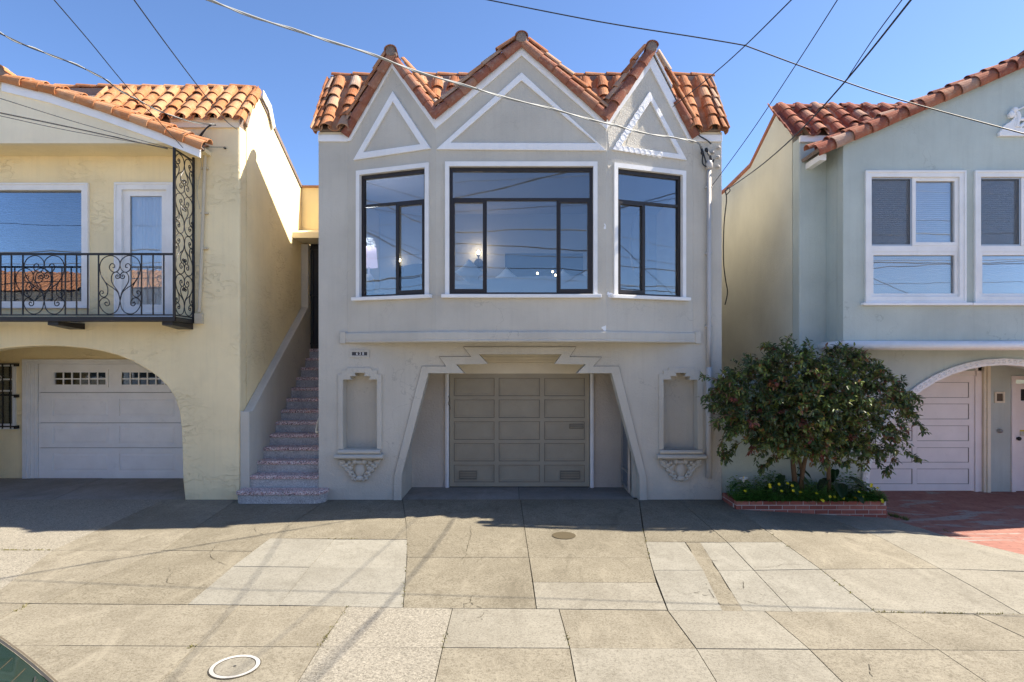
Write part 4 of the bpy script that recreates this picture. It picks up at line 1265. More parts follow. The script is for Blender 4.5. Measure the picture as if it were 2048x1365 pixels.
mb = MB(); mb.box((XY - 5.0, YRY - .095, YRZ - .17), (XY - .01, YRY + .02, YRZ - .01)); mb.build('ridge_mortar', M['mortar'], yroof)
me = tmesh('tile_orange', .33, .085)
for k in range(4):                                    # verge column turned down on the right
    top = Vector((XY + .03, F - .06, 6.03)) + upy * (.255 * (k + 1) + .0)
    nn = Vector((.75, 0, .65)); nn = (nn - upy * nn.dot(upy)).normalized()
    put_tile(yroof, top, -upy, Vector((1, 0, 0)), nn, me, .33)
for sgn in (1, -1):                                   # rakes of the gable, and the slope behind them
    P = [Vector((XG + sgn * (u - XG), YG, v)) for u, v in rk[::-1]]
    segs = list(zip(P, P[1:]))
    expo = .285; L = expo + .07
    tot = sum((b - a).length for a, b in segs)
    def along(s):
        for a, b in segs:
            l = (b - a).length
            if s <= l: return a + (b - a) * (s / l), (b - a).normalized()
            s -= l
        return segs[-1][1] + (segs[-1][1] - segs[-1][0]).normalized() * s, (segs[-1][1] - segs[-1][0]).normalized()
    for ci, (off, lft, tilt) in enumerate(((-.03, .03, .72), (.09, .085, .05), (.33, .07, 0), (.57, .07, 0))):
        me = tmesh('tile_orange', L, .085)
        nk = int(tot / expo) + 1
        for k in range(nk):
            p, dn = along(max(0, tot - (nk - k) * expo - .02))
            if sgn < 0 and ci > 1: continue
            nrm = dn.cross(Vector((0, 1, 0))); nrm = nrm if nrm.z > 0 else -nrm
            nn = nrm * (1 - tilt) + Vector((0, -1, 0)) * tilt; nn = (nn - dn * nn.dot(dn)).normalized()
            q = p + Vector((0, off, 0)) + nrm * lft
            if ci > 1 and q.x > gx(345): continue
            put_tile(yroof, q, dn, Vector((0, 1, 0)), nn, me, L, lift=.022)
    mb = MB()
    for a, b in segs:
        mb.hexa([a + Vector((0, -.02, .0)), b + Vector((0, -.02, .0)), b + Vector((0, .12, .0)), a + Vector((0, 1.3, .0)), a + Vector((0, -.02, .05)), b + Vector((0, -.02, .05)), b + Vector((0, .12, .05)), a + Vector((0, 1.3, .05))])
    mb.build('gable_deck', M['mortar'], yroof)
me = tmesh('tile_orange', .42, .12)
for k in range(3): inst('ridge_tile', me, basis(Vector((XG, YG - .08 + .38 * (k + 1), rk[-1][1] + .10)), Vector((0, -1, .02)).normalized(), Vector((1, 0, 0)), Vector((0, .02, 1)).normalized()), yroof)
mb = MB(); mb.lathe((XG, YG - .07, rk[-1][1] + .11), [(.04, .02), (.09, .01), (.105, -.02), (.105, -.1)], 12, 'Y'); mb.build('ridge_plug', M['mortar'], yroof)

# upstairs window with blind, and the balcony door
def casing(house, pl, w, name, wd=.075, mat='white', out=.035):
    mb = MB(); mb.frame(pl, w[0], w[2], w[1], w[3], wd, out, -.08)
    mb.frame(pl, w[0] - .012, w[2] - .012, w[1] + .012, w[3] + .012, .03, out + .018, 0.0)
    return mb.build(name, M[mat], house, bevel=.004)
wy = (-8.95, fx(178), fz(616), fz(369))
w = casing(yel, PF, wy, 'window', .10)
mb = MB(); mb.pbox(PF, wy[0] + .1, wy[2] + .1, wy[1] - .1, wy[3] - .1, -.05, -.055); mb.build('pane', M['glass2'], w)
mb = MB()
for k in range(44):
    z = wy[2] + .11 + k * .039
    if z > wy[3] - .12: break
    mb.hexa([PF.p(wy[0] + .11, z, -.09), PF.p(wy[1] - .11, z, -.09), PF.p(wy[1] - .11, z + .016, -.125), PF.p(wy[0] + .11, z + .016, -.125),
             PF.p(wy[0] + .11, z + .003, -.09), PF.p(wy[1] - .11, z + .003, -.09), PF.p(wy[1] - .11, z + .019, -.125), PF.p(wy[0] + .11, z + .019, -.125)])
tag(mb.build('blind', simple('reflection_blue_blind_slats', (0.10, 0.15, 0.26), .5), w), kind='stuff')  # white slats coloured dark blue, the sky's reflection put into their colour
d = casing(yel, PF, (dor[0], dor[1], 2.87, dor[3]), 'balcony_door', .10)
dl = (dor[0] + .10, dor[1] - .10, 2.88, dor[3] - .09)
mb = MB(); mb.frame(PF, dl[0], dl[2], dl[1], dl[3], .10, -.02, -.07, wb=.22); mb.build('door_leaf', M['white'], d, bevel=.004)
mb = MB(); mb.pbox(PF, dl[0] + .1, dl[2] + .22, dl[1] - .1, dl[3] - .1, -.045, -.05); mb.build('pane', M['glass3'], d)
mb = MB(); n_ = 60; vs = []
for k in range(n_ + 1):
    u = dl[0] + .08 + (dl[1] - dl[0] - .16) * k / n_; dd = -.12 + .022 * math.sin(k * 1.1) + .012 * math.sin(k * 2.7)
    vs += [PF.p(u, 2.9, dd), PF.p(u, dl[3] - .08, dd)]
mb.add(vs, [(2 * k, 2 * k + 2, 2 * k + 3, 2 * k + 1) for k in range(n_)]); mb.build('curtain', M['blind'], d, smooth=True)
mb = MB(); mb.box((XYL + .3, F + .9, 2.7), (XY - .21, F + 1.0, 5.7)); mb.box((XYL + .3, F + .26, 2.66), (XY - .21, F + 1.0, 2.70)); mb.box((XYL + .3, F + .26, 5.70), (XY - .21, F + 1.0, 5.74)); mb.build('upper_room', M['room'], yel)

# balcony
YBF, XBR = 9.33, -5.03
XBL = 2 * XG - XBR
bal = MB(); bal.box((XBL, YBF, 2.795), (XBR, YBF + .05, 2.86)); bal.box((XBR - .05, YBF + .05, 2.795), (XBR, F - .002, 2.86)); bal.box((XBL, YBF + .05, 2.795), (XBL + .05, F - .002, 2.86))
balcony = bal.build('balcony', M['black'], yel)
nsl = 6
for k in range(nsl):
    y = YBF + .075 + k * (F - YBF - .10) / nsl
    mb = MB(); mb.box((XBL + .05, y, 2.815), (XBR - .05, y + .055, 2.85)); mb.build('floor_slat', M['wood'] if False else M['black'], balcony)
for px in (100, 330, -150):
    x = (px - CX) * YG / FPX
    mb = MB(); mb.hexa([(x - .08, YBF + .06, 2.74), (x + .08, YBF + .06, 2.74), (x + .12, F - .002, 2.70), (x - .12, F - .002, 2.70), (x - .08, YBF + .06, 2.794), (x + .08, YBF + .06, 2.794), (x + .12, F - .002, 2.794), (x - .12, F - .002, 2.794)]); mb.build('bracket', M['black'], balcony)
ZR0, ZR1 = 2.885, gz(509)
mb = MB(); mb.box((XBL, YBF - .012, ZR1 - .012), (XBR - .03, YBF + .022, ZR1 + .018)); mb.build('handrail', M['black'], balcony)
mb = MB(); mb.box((XBL, YBF, ZR0 - .008), (XBR - .03, YBF + .02, ZR0 + .012)); mb.build('bottom_rail', M['black'], balcony)
PB = Pl(0, YBF + .008)
def C1(cv): return [[(x, y) for x, y in c] for c in cv]
SC = C1([
 [(1168, 545), (1150, 480), (1110, 440), (1040, 395), (985, 330), (965, 240), (1000, 170), (1080, 143), (1148, 175), (1168, 225), (1150, 275), (1110, 292), (1072, 272), (1062, 240), (1085, 215), (1110, 225), (1112, 248), (1094, 250)],
 [(1143, 332), (1150, 322), (1138, 315), (1124, 328), (1132, 345), (1155, 346), (1167, 328), (1155, 302), (1122, 290), (1088, 315), (1083, 370), (1112, 420), (1150, 470), (1168, 545)],
 [(985, 330), (1020, 380), (1045, 430), (1040, 490), (1010, 513), (980, 503), (966, 480), (976, 458), (998, 460), (1000, 478), (986, 480)],
 [(1168, 545), (1150, 615), (1105, 655), (1040, 660), (985, 620), (962, 565), (985, 528), (1025, 520), (1058, 545), (1060, 580), (1034, 590), (1016, 572), (1028, 556), (1042, 566)]])
def scroll_panel(place, x0, x1, z0, z1, flip=False):
    """draws the iron scroll design between x0..x1 and z0..z1 on a plane given by place(x, z)"""
    for cv in SC:
        for mir in (0, 1):
            pts = []
            for x, y in cv:
                t = (x - 962) / 412.0; v = (665 - y) / 525.0
                if mir: t = 1 - t
                if flip: v = 1 - v
                pts.append(place(x0 + (x1 - x0) * t, z0 + (z1 - z0) * v))
            mb = MB(); mb.tube(smooth_curve(pts, 4), .0075, 5); yield mb
px_b = [0.5, 22, 45, 130, 152.5, 175, 196.5, 282.5, 305.5, 327]
ext = [-21.5, -106.5, -128, -150, -172, -257, -280, -302, -325]
for px in px_b + ext:
    x = gx(px)
    mb = MB(); mb.box((x - .008, YBF, ZR0 + .012), (x + .008, YBF + .016, ZR1 - .012)); mb.build('baluster', M['black'], balcony)
for a, b in ((45, 130), (196.5, 282.5), (-106.5, -21.5), (-257, -172)):
    for mb in scroll_panel(lambda x, z: Vector((x, YBF + .008, z)), gx(a) + .012, gx(b) - .012, ZR0 + .012, ZR1 - .012): mb.build('scroll', M['black'], balcony)
mb = MB(); mb.box((XBR - .032, YBF - .006, 2.80), (XBR + .0, YBF + .026, rake(XBR) - .06)); mb.build('post', M['black'], balcony)
mb = MB(); mb.box((XBR - .026, F - .045, 2.80), (XBR + .004, F - .015, 5.42)); mb.build('post', M['black'], balcony)
for z in (2.885, 5.36):
    mb = MB(); mb.box((XBR - .02, YBF + .02, z - .01), (XBR, F - .045, z + .01)); mb.build('side_rail', M['black'], balcony)
hts = [2.90, 3.52, 4.14, 4.75, 5.34]
for k in range(4):
    for mb in scroll_panel(lambda y, z: Vector((XBR - .01, y, z)), YBF + .03, F - .05, hts[k], hts[k + 1], flip=(k % 2 == 1)): mb.build('scroll', M['black'], balcony)
# conduit on the pier
mb = MB(); x = fx(407)
mb.tube([PF.p(fx(413), fz(300), .04), PF.p(fx(412), fz(330), .04), PF.p(fx(404), fz(560), .04), PF.p(fx(401), fz(625), .04)], .026, 8)
for y in (338, 428, 498): mb.pbox(PF, fx(404), fz(y) - .012, fz(0) * 0 + fx(418), fz(y) + .012, .05, 0)
mb.pbox(PF, fx(393), fz(648), fx(408), fz(628), .07, 0)
ycond = mb.build('conduit', M['pipe_y'], yel)
mb = MB()
mb.tube(smooth_curve([PF.p(fx(x), fz(y), .08 + .03 * (i % 2)) for i, (x, y) in enumerate([(431, 252), (420, 262), (408, 275), (406, 287), (412, 294), (417, 285), (411, 278)])], 4), .011, 6)
mb.tube(smooth_curve([PF.p(fx(x), fz(y), .10) for x, y in [(428, 254), (416, 264), (404, 280), (409, 292), (416, 290)]], 4), .009, 6)
mb.build('cable_tail', M['cable'], ycond)
mb = MB(); mb.tube(smooth_curve([PF.p(fx(x), fz(y), .03) for x, y in [(402, 318), (405, 335), (399, 365), (396, 390), (402, 420)]], 4), .005, 5); mb.build('loose_wire', M['pipe_y'], ycond)
mb = MB(); mb.tube([PF.p(fx(408), fz(297), .06), PF.p(fx(450), fz(297), .05)], .004, 5); mb.blob(PF.p(fx(451), fz(297), .02), .02, .03, .02); mb.build('wall_hook', M['cable'], ycond)

# garage recess
YY = 11.75; PY = Pl(0, YY)
def yx(px): return (px - CX) * YY / FPX
def yz(py): return HC + (HOR - py) * YY / FPX
mb = MB(); mb.box((-10.3, YY, -.3), (yx(48), YY + .15, 2.63)); mb.box((yx(48), YY, yz(724)), (-5.0, YY + .15, 2.63)); mb.box((-5.95, YY, -.3), (-5.0, YY + .15, yz(724)))
mb.box((-10.3, F + .26, 2.52), (-5.0, YY, 2.63)); mb.box((-5.2, F + .26, -.3), (-5.0, YY, 2.52)); mb.box((-10.3, F + .26, -.3), (-10.1, YY, 2.52))
mb.build('recess_wall', M['yellow'], yel)
for a, b, o_ in ((48, 57, .05), (57, 63, .035), (63, 69, .02), (69, 75.5, .005)):
    mb = MB(); mb.box((yx(a), YY - o_, -.03), (yx(b), YY + .1, yz(721 + (a - 48) * .4))); mb.build('door_jamb', M['white'], yel, bevel=.003)
mb = MB(); mb.box((yx(48), YY - .052, yz(724)), (-5.95, YY - .002, yz(719))); mb.box((yx(48), YY - .03, yz(729)), (-5.95, YY - .0, yz(724))); mb.build('door_head', M['white'], yel, bevel=.003)
x0, x1 = yx(76), -5.95
ysec = [(957.5, 897), (896, 847), (846, 786), (785, 729)]
PD = Pl(0, YY + .02)
mb = MB()
gl = [(108, 211), (242, 345)]
fr = [(102, 216), (237.5, 351.6)]
holes = [[(yx(a), yz(771)), (yx(b), yz(771)), (yx(b), yz(745.5)), (yx(a), yz(745.5))] for a, b in gl]
pn = [(943, 907.7), (888.6, 853.6), (833, 799)]
for i, (b_, t_) in enumerate(ysec):
    hs = [[(yx(a), yz(pn[i][0])), (yx(b), yz(pn[i][0])), (yx(b), yz(pn[i][1])), (yx(a), yz(pn[i][1]))] for a, b in ((104, 215.6), (237, 349))] if i < 3 else holes
    mb.plate(PD, [(x0, yz(b_)), (x1, yz(b_)), (x1, yz(t_)), (x0, yz(t_))], hs, 0, -.04)
yd = mb.build('garage_door', M['door_white'], yel, bevel=.003)
for i in range(3):
    for a, b in ((104, 215.6), (237, 349)):
        u0, u1, v0, v1 = yx(a), yx(b), yz(pn[i][0]), yz(pn[i][1])
        mb = MB(); k = .045
        f0 = [PD.p(u0, v0, -.016), PD.p(u1, v0, -.016), PD.p(u1, v1, -.016), PD.p(u0, v1, -.016)]; f1 = [PD.p(u0 + k, v0 + k, -.002), PD.p(u1 - k, v0 + k, -.002), PD.p(u1 - k, v1 - k, -.002), PD.p(u0 + k, v1 - k, -.002)]
        mb.add(f0 + f1, [(0, 1, 5, 4), (1, 2, 6, 5), (2, 3, 7, 6), (3, 0, 4, 7), (4, 5, 6, 7)]); mb.pbox(PD, u0, v0, u1, v1, -.018, -.03)
        mb.build('panel', M['door_white'], yd)
for (a, b), (c, e) in zip(gl, fr):
    mb = MB(); u0, u1, v0, v1 = yx(a), yx(b), yz(771), yz(745.5)
    mb.frame(PD, yx(c), yz(775), yx(e), yz(739), .05, .016, 0)
    for k in range(1, 6): u = u0 + (u1 - u0) * k / 6; mb.pbox(PD, u - .011, v0, u + .011, v1, .004, -.012)
    mb.pbox(PD, u0, (v0 + v1) / 2 - .011, u1, (v0 + v1) / 2 + .011, .006, -.01)
    mb.build('window_grid', M['door_white'], yd)
    mb = MB(); mb.pbox(PD, u0, v0, u1, v1, -.016, -.022); mb.build('pane', M['glass_door'], yd)
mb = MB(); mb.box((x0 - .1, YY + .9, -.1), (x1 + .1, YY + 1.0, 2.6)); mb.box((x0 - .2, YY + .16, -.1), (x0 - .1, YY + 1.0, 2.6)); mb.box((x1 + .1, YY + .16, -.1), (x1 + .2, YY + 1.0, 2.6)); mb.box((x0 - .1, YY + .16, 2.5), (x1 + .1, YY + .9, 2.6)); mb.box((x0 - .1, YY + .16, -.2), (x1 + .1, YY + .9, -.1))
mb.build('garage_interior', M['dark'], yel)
mb = MB()
for y in (896.5, 846.5, 785.5): mb.box((x0, YY + .062, yz(y) - .03), (x1, YY + .075, yz(y) + .03))
mb.build('seam_light_block', M['door_groove'], yd)  # dark strips added behind the seams to stop light leaking through
mb = MB(); mb.box((x0, YY + .03, -.01), (x1, YY + .06, .012)); mb.build('door_seal', M['black'], yd)
# barred window beside the garage door
wb_ = (yx(-70), yx(32), yz(853), yz(728))
bw = casing(yel, PY, wb_, 'window', .05)
mb = MB(); mb.pbox(PY, wb_[0] - .05, wb_[2] - .05, wb_[1] + .06, wb_[2], .07, 0); mb.build('sill', M['white'], bw)
mb = MB(); mb.pbox(PY, wb_[0] + .05, wb_[2] + .05, wb_[1] - .05, wb_[3] - .05, .012, .006); mb.build('pane', M['glass_door'], bw)
mb = MB(); mb.pbox(PY, wb_[0] + .05, wb_[2] + .05, wb_[1] - .05, wb_[3] - .05, .004, -.0); mb.build('backing', M['dark'], bw)
mb = MB()
for y in (759, 782): mb.pbox(PY, wb_[0], yz(y) - .015, wb_[1] - .05, yz(y) + .015, .03, .012)
mb.build('muntin', M['white'], bw)
cdm = yx(-19)
mb = MB()
for sgn in (1, -1):
    P = [PY.p(cdm, yz(733), .05), PY.p(cdm + sgn * .27, yz(757), .05), PY.p(cdm, yz(781), .05)]
    mb.tube(P, .014, 4)
mb.build('diamond', M['white'], bw)
for px in (-64, -48, -32, -16, 0, 13, 29):
    mb = MB(); mb.box((yx(px) - .008, YY - .10, yz(857)), (yx(px) + .008, YY - .085, yz(728))); mb.build('bar', M['black'], bw)
for y in (728.5, 790.5, 852.5):
    mb = MB(); mb.box((yx(-75), YY - .105, yz(y) - .012), (yx(37), YY - .08, yz(y) + .012)); mb.box((yx(36), YY - .105, yz(y) - .045), (yx(39), YY - .002, yz(y) + .012)); mb.build('cross_bar', M['black'], bw)

# ================================================================== THE GREEN HOUSE
grn = thing('green_house', (8.0, F, 0), 'sage green stucco house with white windows, red brown tiles and white arch', 'house', 'attached row houses')
XGL, XGR = 4.56, 12.15
XGC = 7.78
def ellip(a, b, z0, n=28, xc=XGC):
    t0 = math.asin(max(-1, (-.3 - z0) / b)) if (-.3 - z0) / b > -1 else -1.57
    return [(xc - a * math.cos(t0 + (math.pi - 2 * t0) * k / n), z0 + b * math.sin(t0 + (math.pi - 2 * t0) * k / n)) for k in range(n + 1)]
EI = ellip(2.14, 1.965, .17); EO = ellip(2.25, 2.075, .17)
PGn = PF
mb = MB(); mb.plate(PF, [(XGL, -.3)] + EI + [(XGR, -.3), (XGR, 5.75), (XGL, 5.75)], (), 0, -.25)
mb.build('front_wall', M['green'], grn, bevel=.02)
mb = MB(); mb.plate(PF, EO + EI[::-1], (), .045, 0); at_ = mb.build('arch_trim', M['white_rough'], grn, bevel=.012)
mb = MB()
L_ = 0; 
mid_e = ellip(2.195, 2.02, .17, 90)
for i, (u, v) in enumerate(mid_e):
    if v < .0: continue
    for sgn in (-1, 1):
        a, b = mid_e[max(0, i - 1)], mid_e[min(90, i + 1)]
        t = Vector((b[0] - a[0], b[1] - a[1])).normalized(); nn = Vector((-t.y, t.x))
        p0 = Vector((u, v)) - t * .028; p1 = Vector((u, v)) + nn * .026 * sgn; p2 = Vector((u, v)) + t * .028
        mb.tube([PF.p(p0.x, p0.y, .046), PF.p(p1.x, p1.y, .052), PF.p(p2.x, p2.y, .046)], .007, 4)
mb.build('diamond_ornament', M['white_rough'], at_)
sp = [(F + .255, -.3), (20, -.3), (20, 5.80), (13.3, 5.82), (11.95, 5.9), (10.75, 6.46), (10.6, 6.46), (F + .255, 5.85)]
side_wall(grn, XGL, .2, sp, 'green_side'); side_wall(grn, XGR - .2, .2, sp, 'green_side')
mb = MB(); mb.extr([[(XGL - .02, y, z) for y, z in [(10.72, 6.49), (11.95, 5.92), (13.3, 5.84), (20, 5.82), (20, 5.88), (13.3, 5.90), (11.95, 5.98), (10.74, 6.55)]]], (.06, 0, 0)); mb.build('verge_coping', M['tile_brown'], grn)
# projecting bay with gable
XB0 = 4.985; XB1 = 2 * XGC - XB0; YGB = 9.41; PGB = Pl(0, YGB)
def bx(px): return (px - CX) * YGB / FPX
def bz(py): return HC + (HOR - py) * YGB / FPX
rl = (bx(1640), bz(300)); rr = (XGC, bz(300) + (XGC - bx(1640)) * .432)
def rk_g(X): return rr[1] - abs(X - XGC) * .432
wins = [(bx(1730), bx(1928), bz(605), bz(344)), (bx(1948), bx(2146), bz(605), bz(344))]
mb = MB(); mb.plate(PGB, [(XB0, 2.42), (XB1, 2.42), (XB1, rk_g(XB1)), (XGC, rr[1]), (XB0, rk_g(XB0))], [r4((a + .03, b - .03, c + .03, d_ - .03)) for a, b, c, d_ in wins], 0, -.18)
mb.build('bay_wall', M['green'], grn, bevel=.012)
for x, t in ((XB0, .18), (XB1 - .18, .18)):
    mb = MB(); mb.box((x, YGB + .182, 2.42), (x + t, F - .003, rk_g(XB0) - .02)); mb.build('bay_return', M['green'], grn)
mb = MB(); mb.box((XB0 + .01, YGB + .19, 2.43), (XB1 - .01, F - .004, 2.50)); mb.build('bay_soffit', M['green'], grn)
pr = [(0, 2.36), (.06, 2.36), (.115, 2.385), (.13, 2.43), (.115, 2.475), (.06, 2.50), (0, 2.50)]
mb = MB(); mb.sweep(pr, [(XB0, F), (XB0, YGB), (XB1, YGB), (XB1, F)]); mb.build('belt_moulding', M['white_rough'], grn, smooth=True)
def vinyl_window(w_):
    u0, u1, v0, v1 = w_
    mb = MB(); mb.frame(PGB, u0, v0, u1, v1, .085, .03, -.10); mb.frame(PGB, u0 - .01, v0 - .01, u1 + .01, v1 + .01, .03, .045, 0)
    w = mb.build('window', M['white'], grn, bevel=.004)
    mb = MB(); mb.pbox(PGB, u0 - .07, v0 - .05, u1 + .07, v0 - .011, .085, 0); mb.build('sill', M['trimgrey'], w, bevel=.006)
    a, b, c, d_ = u0 + .085, u1 - .085, v0 + .085, v1 - .085
    W = b - a; vm = bz(498)
    mb = MB(); mb.pbox(PGB, a, vm - .045, b, vm + .045, -.005, -.09); mb.build('transom', M['white'], w, bevel=.004)
    mb = MB(); mb.frame(PGB, a, c, b, vm - .045, .05, -.01, -.08); mb.build('sash', M['white'], w, bevel=.004)
    mb = MB(); mb.pbox(PGB, a + .05, c + .05, b - .05, vm - .095, -.05, -.055); mb.build('pane', M['glass3'], w)
    um = a + W * .475
    mb = MB(); mb.frame(PGB, um, vm + .045, b, d_, .055, 0, -.07); mb.build('sash', M['white'], w, bevel=.004)
    mb = MB(); mb.pbox(PGB, um + .055, vm + .10, b - .055, d_ - .055, -.045, -.05); mb.build('pane', M['glass3'], w)
    mb = MB(); mb.frame(PGB, a, vm + .045, um, d_, .022, -.012, -.03); mb.build('screen_frame', M['chrome'], w)
    mb = MB(); mb.pbox(PGB, a + .022, vm + .067, um, d_ - .022, -.022, -.026); mb.build('insect_screen', M['screen'], w)
    mb = MB(); mb.pbox(PGB, a, vm + .045, um, d_, -.06, -.065); mb.build('pane', M['glass3'], w)
    mb = MB()
    k = 0
    for lo, hi, ua, ub in ((c + .05, vm - .09, a + .05, b - .05), (vm + .09, d_ - .03, a + .02, b - .055)):
        z = lo
        while z < hi - .02:
            mb.hexa([PGB.p(ua, z, -.10), PGB.p(ub, z, -.10), PGB.p(ub, z + .028, -.114), PGB.p(ua, z + .028, -.114), PGB.p(ua, z + .002, -.098), PGB.p(ub, z + .002, -.098), PGB.p(ub, z + .030, -.112), PGB.p(ua, z + .030, -.112)])
            z += .030
    tag(mb.build('blind', M['blind'], w), kind='stuff')
ms = NT('dark_insect_screen'); trn = ms.n('BsdfTransparent'); mxs = ms.n('MixShader'); mxs.inputs[0].default_value = .33
ms.b.inputs['Base Color'].default_value = (.16, .17, .18, 1); ms.l(trn.outputs[0], mxs.inputs[1]); ms.l(ms.b.outputs[0], mxs.inputs[2]); ms.l(mxs.outputs[0], ms.out.inputs['Surface']); M['screen'] = ms.m
for w_ in wins: vinyl_window(w_)
mb = MB(); mb.box((XB0 + .2, F + .9, 2.5), (XB1 - .2, F + 1.0, 5.7)); mb.build('upper_room', M['room'], grn)
# roof: rakes of the gable and a pitched strip on the left
dng = Vector((-1, 0, -.432)).normalized()
top = Vector((XGC, YGB, rr[1]))
GRZ, GRY = 6.50, 10.68
eg = Vector((XGL, F - .05, 5.78)); upg = Vector((0, GRY - eg.y, GRZ - eg.z)).normalized()
mb = MB(); mb.extr([[(XGL + .21, F - .05, 5.76), (XGL + .21, GRY, GRZ - .02), (XGL + .21, 12.0, 5.85), (XGL + .21, F + .2, 5.7)]], (7.2, 0, 0)); groof = mb.build('roof', M['mortar'], grn)
tile_field(groof, Vector((XGL + .03, F - .05, 5.79)), Vector((1, 0, 0)), upg, 11, .29, 4, .285, 'tile_brown', skip=lambda p: rk_g(p.x) + .03 > p.z, r=.10)
me = tmesh('tile_brown', .40, .10)
for k in range(10): inst('ridge_tile', me, basis(Vector((XGL - .05 + .4 + k * .36, GRY, GRZ + .01 + trng.uniform(-.008, .008))), Vector((-1, 0, .03)).normalized(), Vector((0, -1, 0)), Vector((.03, 0, 1)).normalized()), groof)
mb = MB(); mb.box((XGL + .0, GRY - .095, GRZ - .15), (XGL + 3.6, GRY + .02, GRZ - .01)); mb.build('ridge_mortar', M['mortar'], groof)
mb = MB(); mb.box((XGL - .01, F - .06, 5.66), (XB0 + .15, F - .003, 5.76)); mb.build('eave_board', M['white'], grn, bevel=.004)
for sgn in (-1, 1):
    dn = Vector((sgn, 0, -.432)).normalized(); nrm = Vector((.432 * sgn, 0, 1)).normalized()
    tot = (XGC - bx(1640)) / abs(dn.x) + .05
    expo = .292; L = expo + .075
    for ci, (off, lft, tilt) in enumerate(((-.05, -.01, .70), (.075, .06, .08), (.33, .05, 0))):
        if sgn > 0 and ci > 1: continue
        for k in range(int(tot / expo) + 1):
            s0 = tot - (k + 1) * expo + .01
            if s0 < -.1: continue
            q = top + dn * s0 + Vector((0, off, 0)) + nrm * lft
            if ci > 1 and q.x < bx(1690): continue
            nn = nrm * (1 - tilt) + Vector((0, -1, 0)) * tilt; nn = (nn - dn * nn.dot(dn)).normalized()
            put_tile(groof, q, dn, Vector((0, 1, 0)), nn, tmesh('tile_brown', L, .105 if ci == 0 else .09), L, lift=.026)
    b0 = top + Vector((0, -.02, -.02)); b1 = top + dn * (tot - .02) + Vector((0, -.02, -.02))
    mb = MB(); mb.hexa([b0, b1, b1 + Vector((0, .55, 0)), b0 + Vector((0, 1.2, 0)), b0 + nrm * .05, b1 + nrm * .05, b1 + nrm * .05 + Vector((0, .55, 0)), b0 + nrm * .05 + Vector((0, 1.2, 0))]); mb.build('gable_deck', M['mortar'], groof)
me = tmesh('tile_brown', .42, .12)
for k in range(3): inst('ridge_tile', me, basis(top + Vector((0, -.10 + .38 * (k + 1), .07)), Vector((0, -1, .02)).normalized(), Vector((1, 0, 0)), Vector((0, .02, 1)).normalized()), groof)
mb = MB(); mb.box((bx(1640) + .02, YGB + .05, rl[1] - .14), (bx(1640) + .12, F, rl[1] - .05)); mb.build('rafter_end', M['white'], grn)
# plaster relief high on the gable: a crouching figure and crossed bars on a plinth
mb = MB()
def rv(x, y): return (bx(1930 + x / 11.373), bz(180 + y / 11.373))
cxr = XGC
base = [rv(730, 1075), rv(725, 985), rv(785, 950), rv(800, 880), rv(880, 810), rv(980, 750), rv(1050, 690), rv(1075, 640), rv(1000, 665), rv(950, 620), rv(950, 560), rv(1000, 520), rv(1030, 455), rv(1090, 435), rv(1140, 470), rv(1180, 560), rv(1190, 650), rv(1165, 760), rv(1160, 880), rv(1260, 890), rv(1500, 880)]
half = [(u, v) for u, v in base if u < cxr]
poly = half + [(2 * cxr - u, v) for u, v in half[::-1]]
z_ = rv(0, 890)[1]
poly = [p for p in half] + [(cxr, z_)] + [(2 * cxr - u, v) for u, v in half[::-1]]
mb.plate(PGB, poly, (), .05, 0)
for sgn in (1, -1):
    def q(x, y, n_=.04):
        u, v = rv(x, y); return PGB.p(cxr + sgn * (u - cxr), v, n_)
    mb.tube([q(1150, 480), q(1340, 395), q(1480, 330)], .014, 6); mb.tube([q(1160, 700), q(1400, 690)], .028, 6); mb.tube([q(1180, 880), q(1340, 760), q(1500, 640)], .030, 6)
    mb.blob(q(1000, 590, .05), .05, .03, .055, 8, 5); mb.blob(q(1085, 490, .05), .045, .03, .045, 8, 5)
    mb.tube(smooth_curve([q(1130, 540, .05), q(1160, 640, .055), q(1130, 760, .055), q(1120, 880, .05)], 4), .03, 6)
mb.build('plaster_relief', M['white_rough'], grn, bevel=.008)
number_plate(grn, PF, fx(1637), fz(722.5), .28, .065, ' 6 4 2', .062)
# garage recess
YN = 10.9; PN = Pl(0, YN)
def nx(px): return (px - CX) * YN / FPX
def nz(py): return HC + (HOR - py) * YN / FPX
gx1 = nx(1949)
mb = MB(); mb.box((nx(1976), YN, -.3), (nx(2022), YN + .15, 2.45)); mb.box((4.9, YN, nz(742)), (nx(1976), YN + .15, 2.45)); mb.box((nx(2022), YN, nz(752)), (10.4, YN + .15, 2.45)); mb.box((8.95 + .75, YN, -.3), (10.4, YN + .15, nz(752)))
mb.box((5.0, F + .26, 2.30), (10.4, YN, 2.45)); mb.box((10.1, F + .26, -.3), (10.4, YN, 2.3)); mb.box((4.9, F + .26, -.3), (5.1, YN, 2.3)); mb.build('recess_wall', M['green'], grn)
cols = [(nx(1834), nx(1938)), (nx(1721), nx(1825)), (nx(1608), nx(1712))]
rows_ = [(nz(b), nz(a)) for a, b in ((765, 796), (808, 839), (851.7, 882.6), (895.5, 925.5), (938, 968.7))]
gdd, _ = sectional_door(grn, YN, nx(1600), gx1, nz(982), nz(752.5), cols, rows_, 'door_pink', 'door_groove', .014, 0)
mb = MB(); mb.box((nx(1600), YN - .02, nz(752)), (gx1 + .02, YN + .1, nz(742))); mb.build('door_head', M['door_pink'], grn)
for a, b, o_ in ((1949, 1955, .02), (1955, 1964, .0), (1964, 1969, .05), (1969, 1976, .07)):
    mb = MB(); mb.box((nx(a) + .001, YN - o_, nz(984)), (nx(b) - .001, YN + .1, nz(722))); mb.build('door_jamb', M['door_pink'] if o_ < .04 else M['cream'], grn, bevel=.003)
